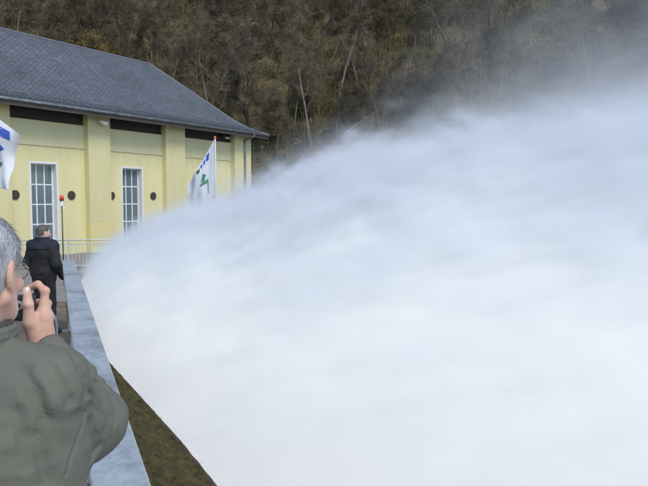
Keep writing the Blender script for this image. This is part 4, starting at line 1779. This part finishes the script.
for r_, k_, pp in runs:
    for a_, b_2 in zip(pp[:-1], pp[1:]):
        if np.linalg.norm(a_ - b_2) < .12:
            j.cap(a_, b_2, r_, r_, k_, 's')
jk = offs(j.build('jacket', m_jacket, man), BASE)
# standing collar, olive outside and dark inside
col = SDF((-.95, 1.22, 1.70), (-.58, 1.60, 1.95), .004)
cc = np.array([-.772, 1.408, 1.80])
N = 26
ring = []
for i in range(N + 1):
    a = math.pi * 2 * i / N
    rr_c = np.array([math.cos(a) * .088, math.sin(a) * .082, 0])
    ring.append((cc + MBd @ rr_c, a))
for i in range(N):
    p, a = ring[i]
    p2, a2 = ring[i + 1]
    if 1.25 < a < 1.9 and 1.25 < a2 < 1.9:
        continue
    for z in (-.030, -.012, .006, .020):
        col.cap(p + [0, 0, z] - (p - cc) * z * 1.2, p2 + [0, 0, z] - (p2 - cc) * z * 1.2, .0085, k=.004)
col.displace(lambda P: .0035 * vnoise(P * 22, 3), .03)
offs(col.build('collar', m_jacket, man), BASE)
col = SDF((-.95, 1.22, 1.72), (-.58, 1.60, 1.93), .004)
for i in range(N):
    p, a = ring[i]
    p2, a2 = ring[i + 1]
    f = .88
    p, p2 = cc + (p - cc) * f, cc + (p2 - cc) * f
    for z in (-.03, -.012, .006, .020, .030):
        col.cap(p + [0, 0, z], p2 + [0, 0, z], .0075, k=.004)
offs(col.build('collar_lining', m_lining, man), BASE)
# trousers and shoes
t_ = SDF((-1.1, 1.15, .34), (-.5, 1.65, 1.25), .010)
t_.ell((-.795, 1.405, 1.12), (.175, .125, .13), MBd, .04)
for sgn in (-1, 1):
    hip = np.array([-.795 + sgn * .09, 1.405 - sgn * .02, 1.12])
    t_.chain([hip, hip + [sgn * .01, .02, -.40], [hip[0] + sgn * .02, 1.37, .40]], [.10, .078, .066], .03)
t_.displace(lambda P: .006 * vnoise(P * 10, 2), .04)
offs(t_.build('trousers', m_trouser, man), BASE)
for sgn in (-1, 1):
    sh = SDF((-1.15, 1.2, .30), (-.45, 1.68, .44), .008)
    ax = -.795 + sgn * .11 - .0
    sh.cap((ax, 1.345, .345), (ax + .03, 1.53, .338), .044, .040, .01)
    qq = np.indices(sh.n).reshape(3, -1).T * sh.h + sh.lo
    sh.d = np.maximum(sh.d, (.309 - qq[:, 2]).reshape(sh.n).astype(np.float32))
    offs(sh.build('shoe', m_shoe, man), BASE)

# the camera he holds
m_camblk = mat('black_camera_body', (0.018, 0.018, 0.02), 0.45, var=(0.03, 0.03, 0.032), vscale=60, bump=.15, bscale=300)
m_silver = mat('silver_dial', (0.62, 0.62, 0.60), 0.3, metal=.6)
m_lensg = mat('dark_lens', (0.01, 0.012, 0.02), 0.08)
cm = empty('camera_in_hand', (-.825, 1.686, 1.79), -R(6))
tag(cm, 'black compact camera with silver dial held up in the right hand', 'camera')
MB().box(-.065, .065, -.022, .022, 0, .068).build('camera_body', m_camblk, cm, bevel=.006)
m = MB()
m.tube([(.042, -.0215, .042), (.042, -.027, .042)], .0125, 24)
d_ = m.build('dial', m_silver, cm, bevel=.001)
m = MB()
m.tube([(.042, -.027, .042), (.042, -.0285, .042)], .0075, 20)
m.build('dial_button', m_camblk, d_)
m = MB()
m.tube([(-.01, .022, .034), (-.01, .040, .034), (-.01, .046, .034)], [.030, .028, .026], 28)
m.build('lens_barrel', m_camblk, cm, smooth=False)
m = MB()
m.tube([(-.01, .046, .034), (-.01, .0465, .034)], .020, 24)
m.build('lens_glass', m_lensg, cm)
m = MB()
m.tube([(.035, 0, .068), (.035, 0, .073)], .008, 16)
m.build('shutter_button', m_silver, cm)
MB().box(-.05, .018, -.0235, -.0215, .010, .058).build('screen', m_lensg, cm)

# ---- the man in the dark jacket by the far end of the rail
B2 = np.array([-4.40, 10.15, 0.0])
man2 = empty('person', B2)
tag(man2, 'person in black jacket with navy shoulders standing with back turned by the rail', 'person')
AZ2 = R(18)
M2 = rotm(AZ2)
q2 = lambda r, f, u: B2 + M2 @ np.array([r, f, u])
MH2 = rotm(R(42), R(4))
HC2 = q2(.0, .02, 1.605)
SR2, SL2 = q2(.19, 0, 1.40), q2(-.19, 0, 1.40)
ER2, EL2 = q2(.275, -.03, 1.12), q2(-.275, -.03, 1.12)
WR2, WL2 = q2(.27, .12, .90), q2(-.25, .14, .92)
g = SDF(B2 + [-.5, -.5, -.02], B2 + [.5, .5, 1.76], .007)
head_sdf(g, HC2, MH2)
g.cap(q2(0, -.01, 1.55), q2(0, -.02, 1.42), .056, .062, .03)
g.cap(SL2, SR2, .06, .06, .03)
g.ell(q2(0, 0, 1.28), (.16, .10, .20), M2, .05)
g.ell(q2(0, 0, 1.05), (.15, .10, .18), M2, .05)
g.ell(q2(0, 0, .92), (.16, .11, .11), M2, .05)
for sgn, S_, E_, W_ in ((1, SR2, ER2, WR2), (-1, SL2, EL2, WL2)):
    g.cap(S_, E_, .05, .042, .02)
    g.cap(E_, W_, .042, .028, .02)
    dn = np.array([0, 0, -1.0])
    fw = M2[:, 1]
    hand = W_ + fw * .045 + dn * .05
    g.cap(W_, hand, .026, .03, .01)
    for i in range(4):
        o_ = M2[:, 1] * (.020 * (1.5 - i)) + M2[:, 0] * (-.004 * sgn)
        g.chain([hand + o_ + dn * .02, hand + o_ + dn * .055 - M2[:, 0] * .012 * sgn, hand + o_ + dn * .08 - M2[:, 0] * .03 * sgn], [.011, .010, .008], .004)
    g.chain([W_ + fw * .03 + dn * .02, hand + fw * .04 + dn * .01, hand + fw * .045 + dn * .04], [.014, .012, .009], .006)
feet = []
for sgn in (-1, 1):
    hip = q2(sgn * .09, 0, .90)
    knee = q2(sgn * .10, .03, .50)
    ank = q2(sgn * .11, -.01, .085)
    feet.append((sgn, ank))
    g.chain([hip, knee, ank], [.085, .058, .038], .03)
    g.cap(ank + [0, 0, -.04], q2(sgn * .13, .15, .04), .035, .03, .02)
offs(g.build('body', m_skin, man2), B2)
hr = hair_sdf(HC2, MH2, .005, .009, -.05)
offs(hr.build('hair', m_hair_d, man2), B2)
j = SDF(B2 + [-.55, -.5, .70], B2 + [.55, .5, 1.60], .009)
j.ell(q2(0, 0, 1.27), (.225, .155, .22), M2, .05)
j.ell(q2(0, 0, .98), (.220, .155, .26), M2, .06)
j.cap(SL2, SR2, .085, .085, .05)
j.cap(q2(0, -.02, 1.46), SR2, .075, .085, .05)
j.cap(q2(0, -.02, 1.46), SL2, .075, .085, .05)
for S_, E_, W_ in ((SR2, ER2, WR2), (SL2, EL2, WL2)):
    j.chain([S_, E_, E_ + (W_ - E_) * .93], [.088, .074, .056], .03)
qq = np.indices(j.n).reshape(3, -1).T * j.h + j.lo
j.d = np.maximum(j.d, (.78 - qq[:, 2]).reshape(j.n).astype(np.float32))
j.displace(lambda P: .009 * vnoise(P * 9, 1) + .006 * vnoise(P * 20, 2), .06)
offs(j.build('jacket', m_black, man2), B2)
yk = SDF(B2 + [-.45, -.4, 1.2], B2 + [.45, .4, 1.62], .009)
yk.cap(SL2, SR2, .088, .088, .05)
yk.ell(q2(0, 0, 1.36), (.225, .158, .14), M2, .05)
yk.cap(q2(0, -.02, 1.46), SR2, .079, .088, .05)
yk.cap(q2(0, -.02, 1.46), SL2, .079, .088, .05)
yk.displace(lambda P: .006 * vnoise(P * 9, 1), .05)
qq = np.indices(yk.n).reshape(3, -1).T * yk.h + yk.lo
yk.d = np.maximum(yk.d, (1.345 - qq[:, 2]).reshape(yk.n).astype(np.float32))
offs(yk.build('navy_yoke', m_navy, man2), B2)
ck = SDF(B2 + [-.3, -.3, 1.38], B2 + [.3, .3, 1.62], .007)
for i in range(22):
    a, b = 2 * math.pi * i / 22, 2 * math.pi * (i + 1) / 22
    for z in (1.44, 1.47, 1.50, 1.525):
        ck.cap(q2(.095 * math.cos(a), -.01 + .09 * math.sin(a), z), q2(.095 * math.cos(b), -.01 + .09 * math.sin(b), z), .018, k=.01)
offs(ck.build('collar', m_navy, man2), B2)
t_ = SDF(B2 + [-.45, -.4, .05], B2 + [.45, .4, 1.05], .011)
t_.ell(q2(0, 0, .90), (.18, .13, .13), M2, .04)
for sgn in (-1, 1):
    t_.chain([q2(sgn * .09, 0, .90), q2(sgn * .10, .03, .50), q2(sgn * .11, -.01, .10)], [.105, .082, .072], .03)
t_.displace(lambda P: .008 * vnoise(P * 9, 2), .05)
offs(t_.build('trousers', m_black, man2), B2)
for sgn, ank in feet:
    sh = SDF(B2 + [-.5, -.4, -.01], B2 + [.5, .5, .16], .009)
    sh.cap(q2(sgn * .11, -.05, .052), q2(sgn * .135, .16, .046), .05, .044, .01)
    qq = np.indices(sh.n).reshape(3, -1).T * sh.h + sh.lo
    sh.d = np.maximum(sh.d, (.006 - qq[:, 2]).reshape(sh.n).astype(np.float32))
    offs(sh.build('shoe', m_shoe, man2), B2)
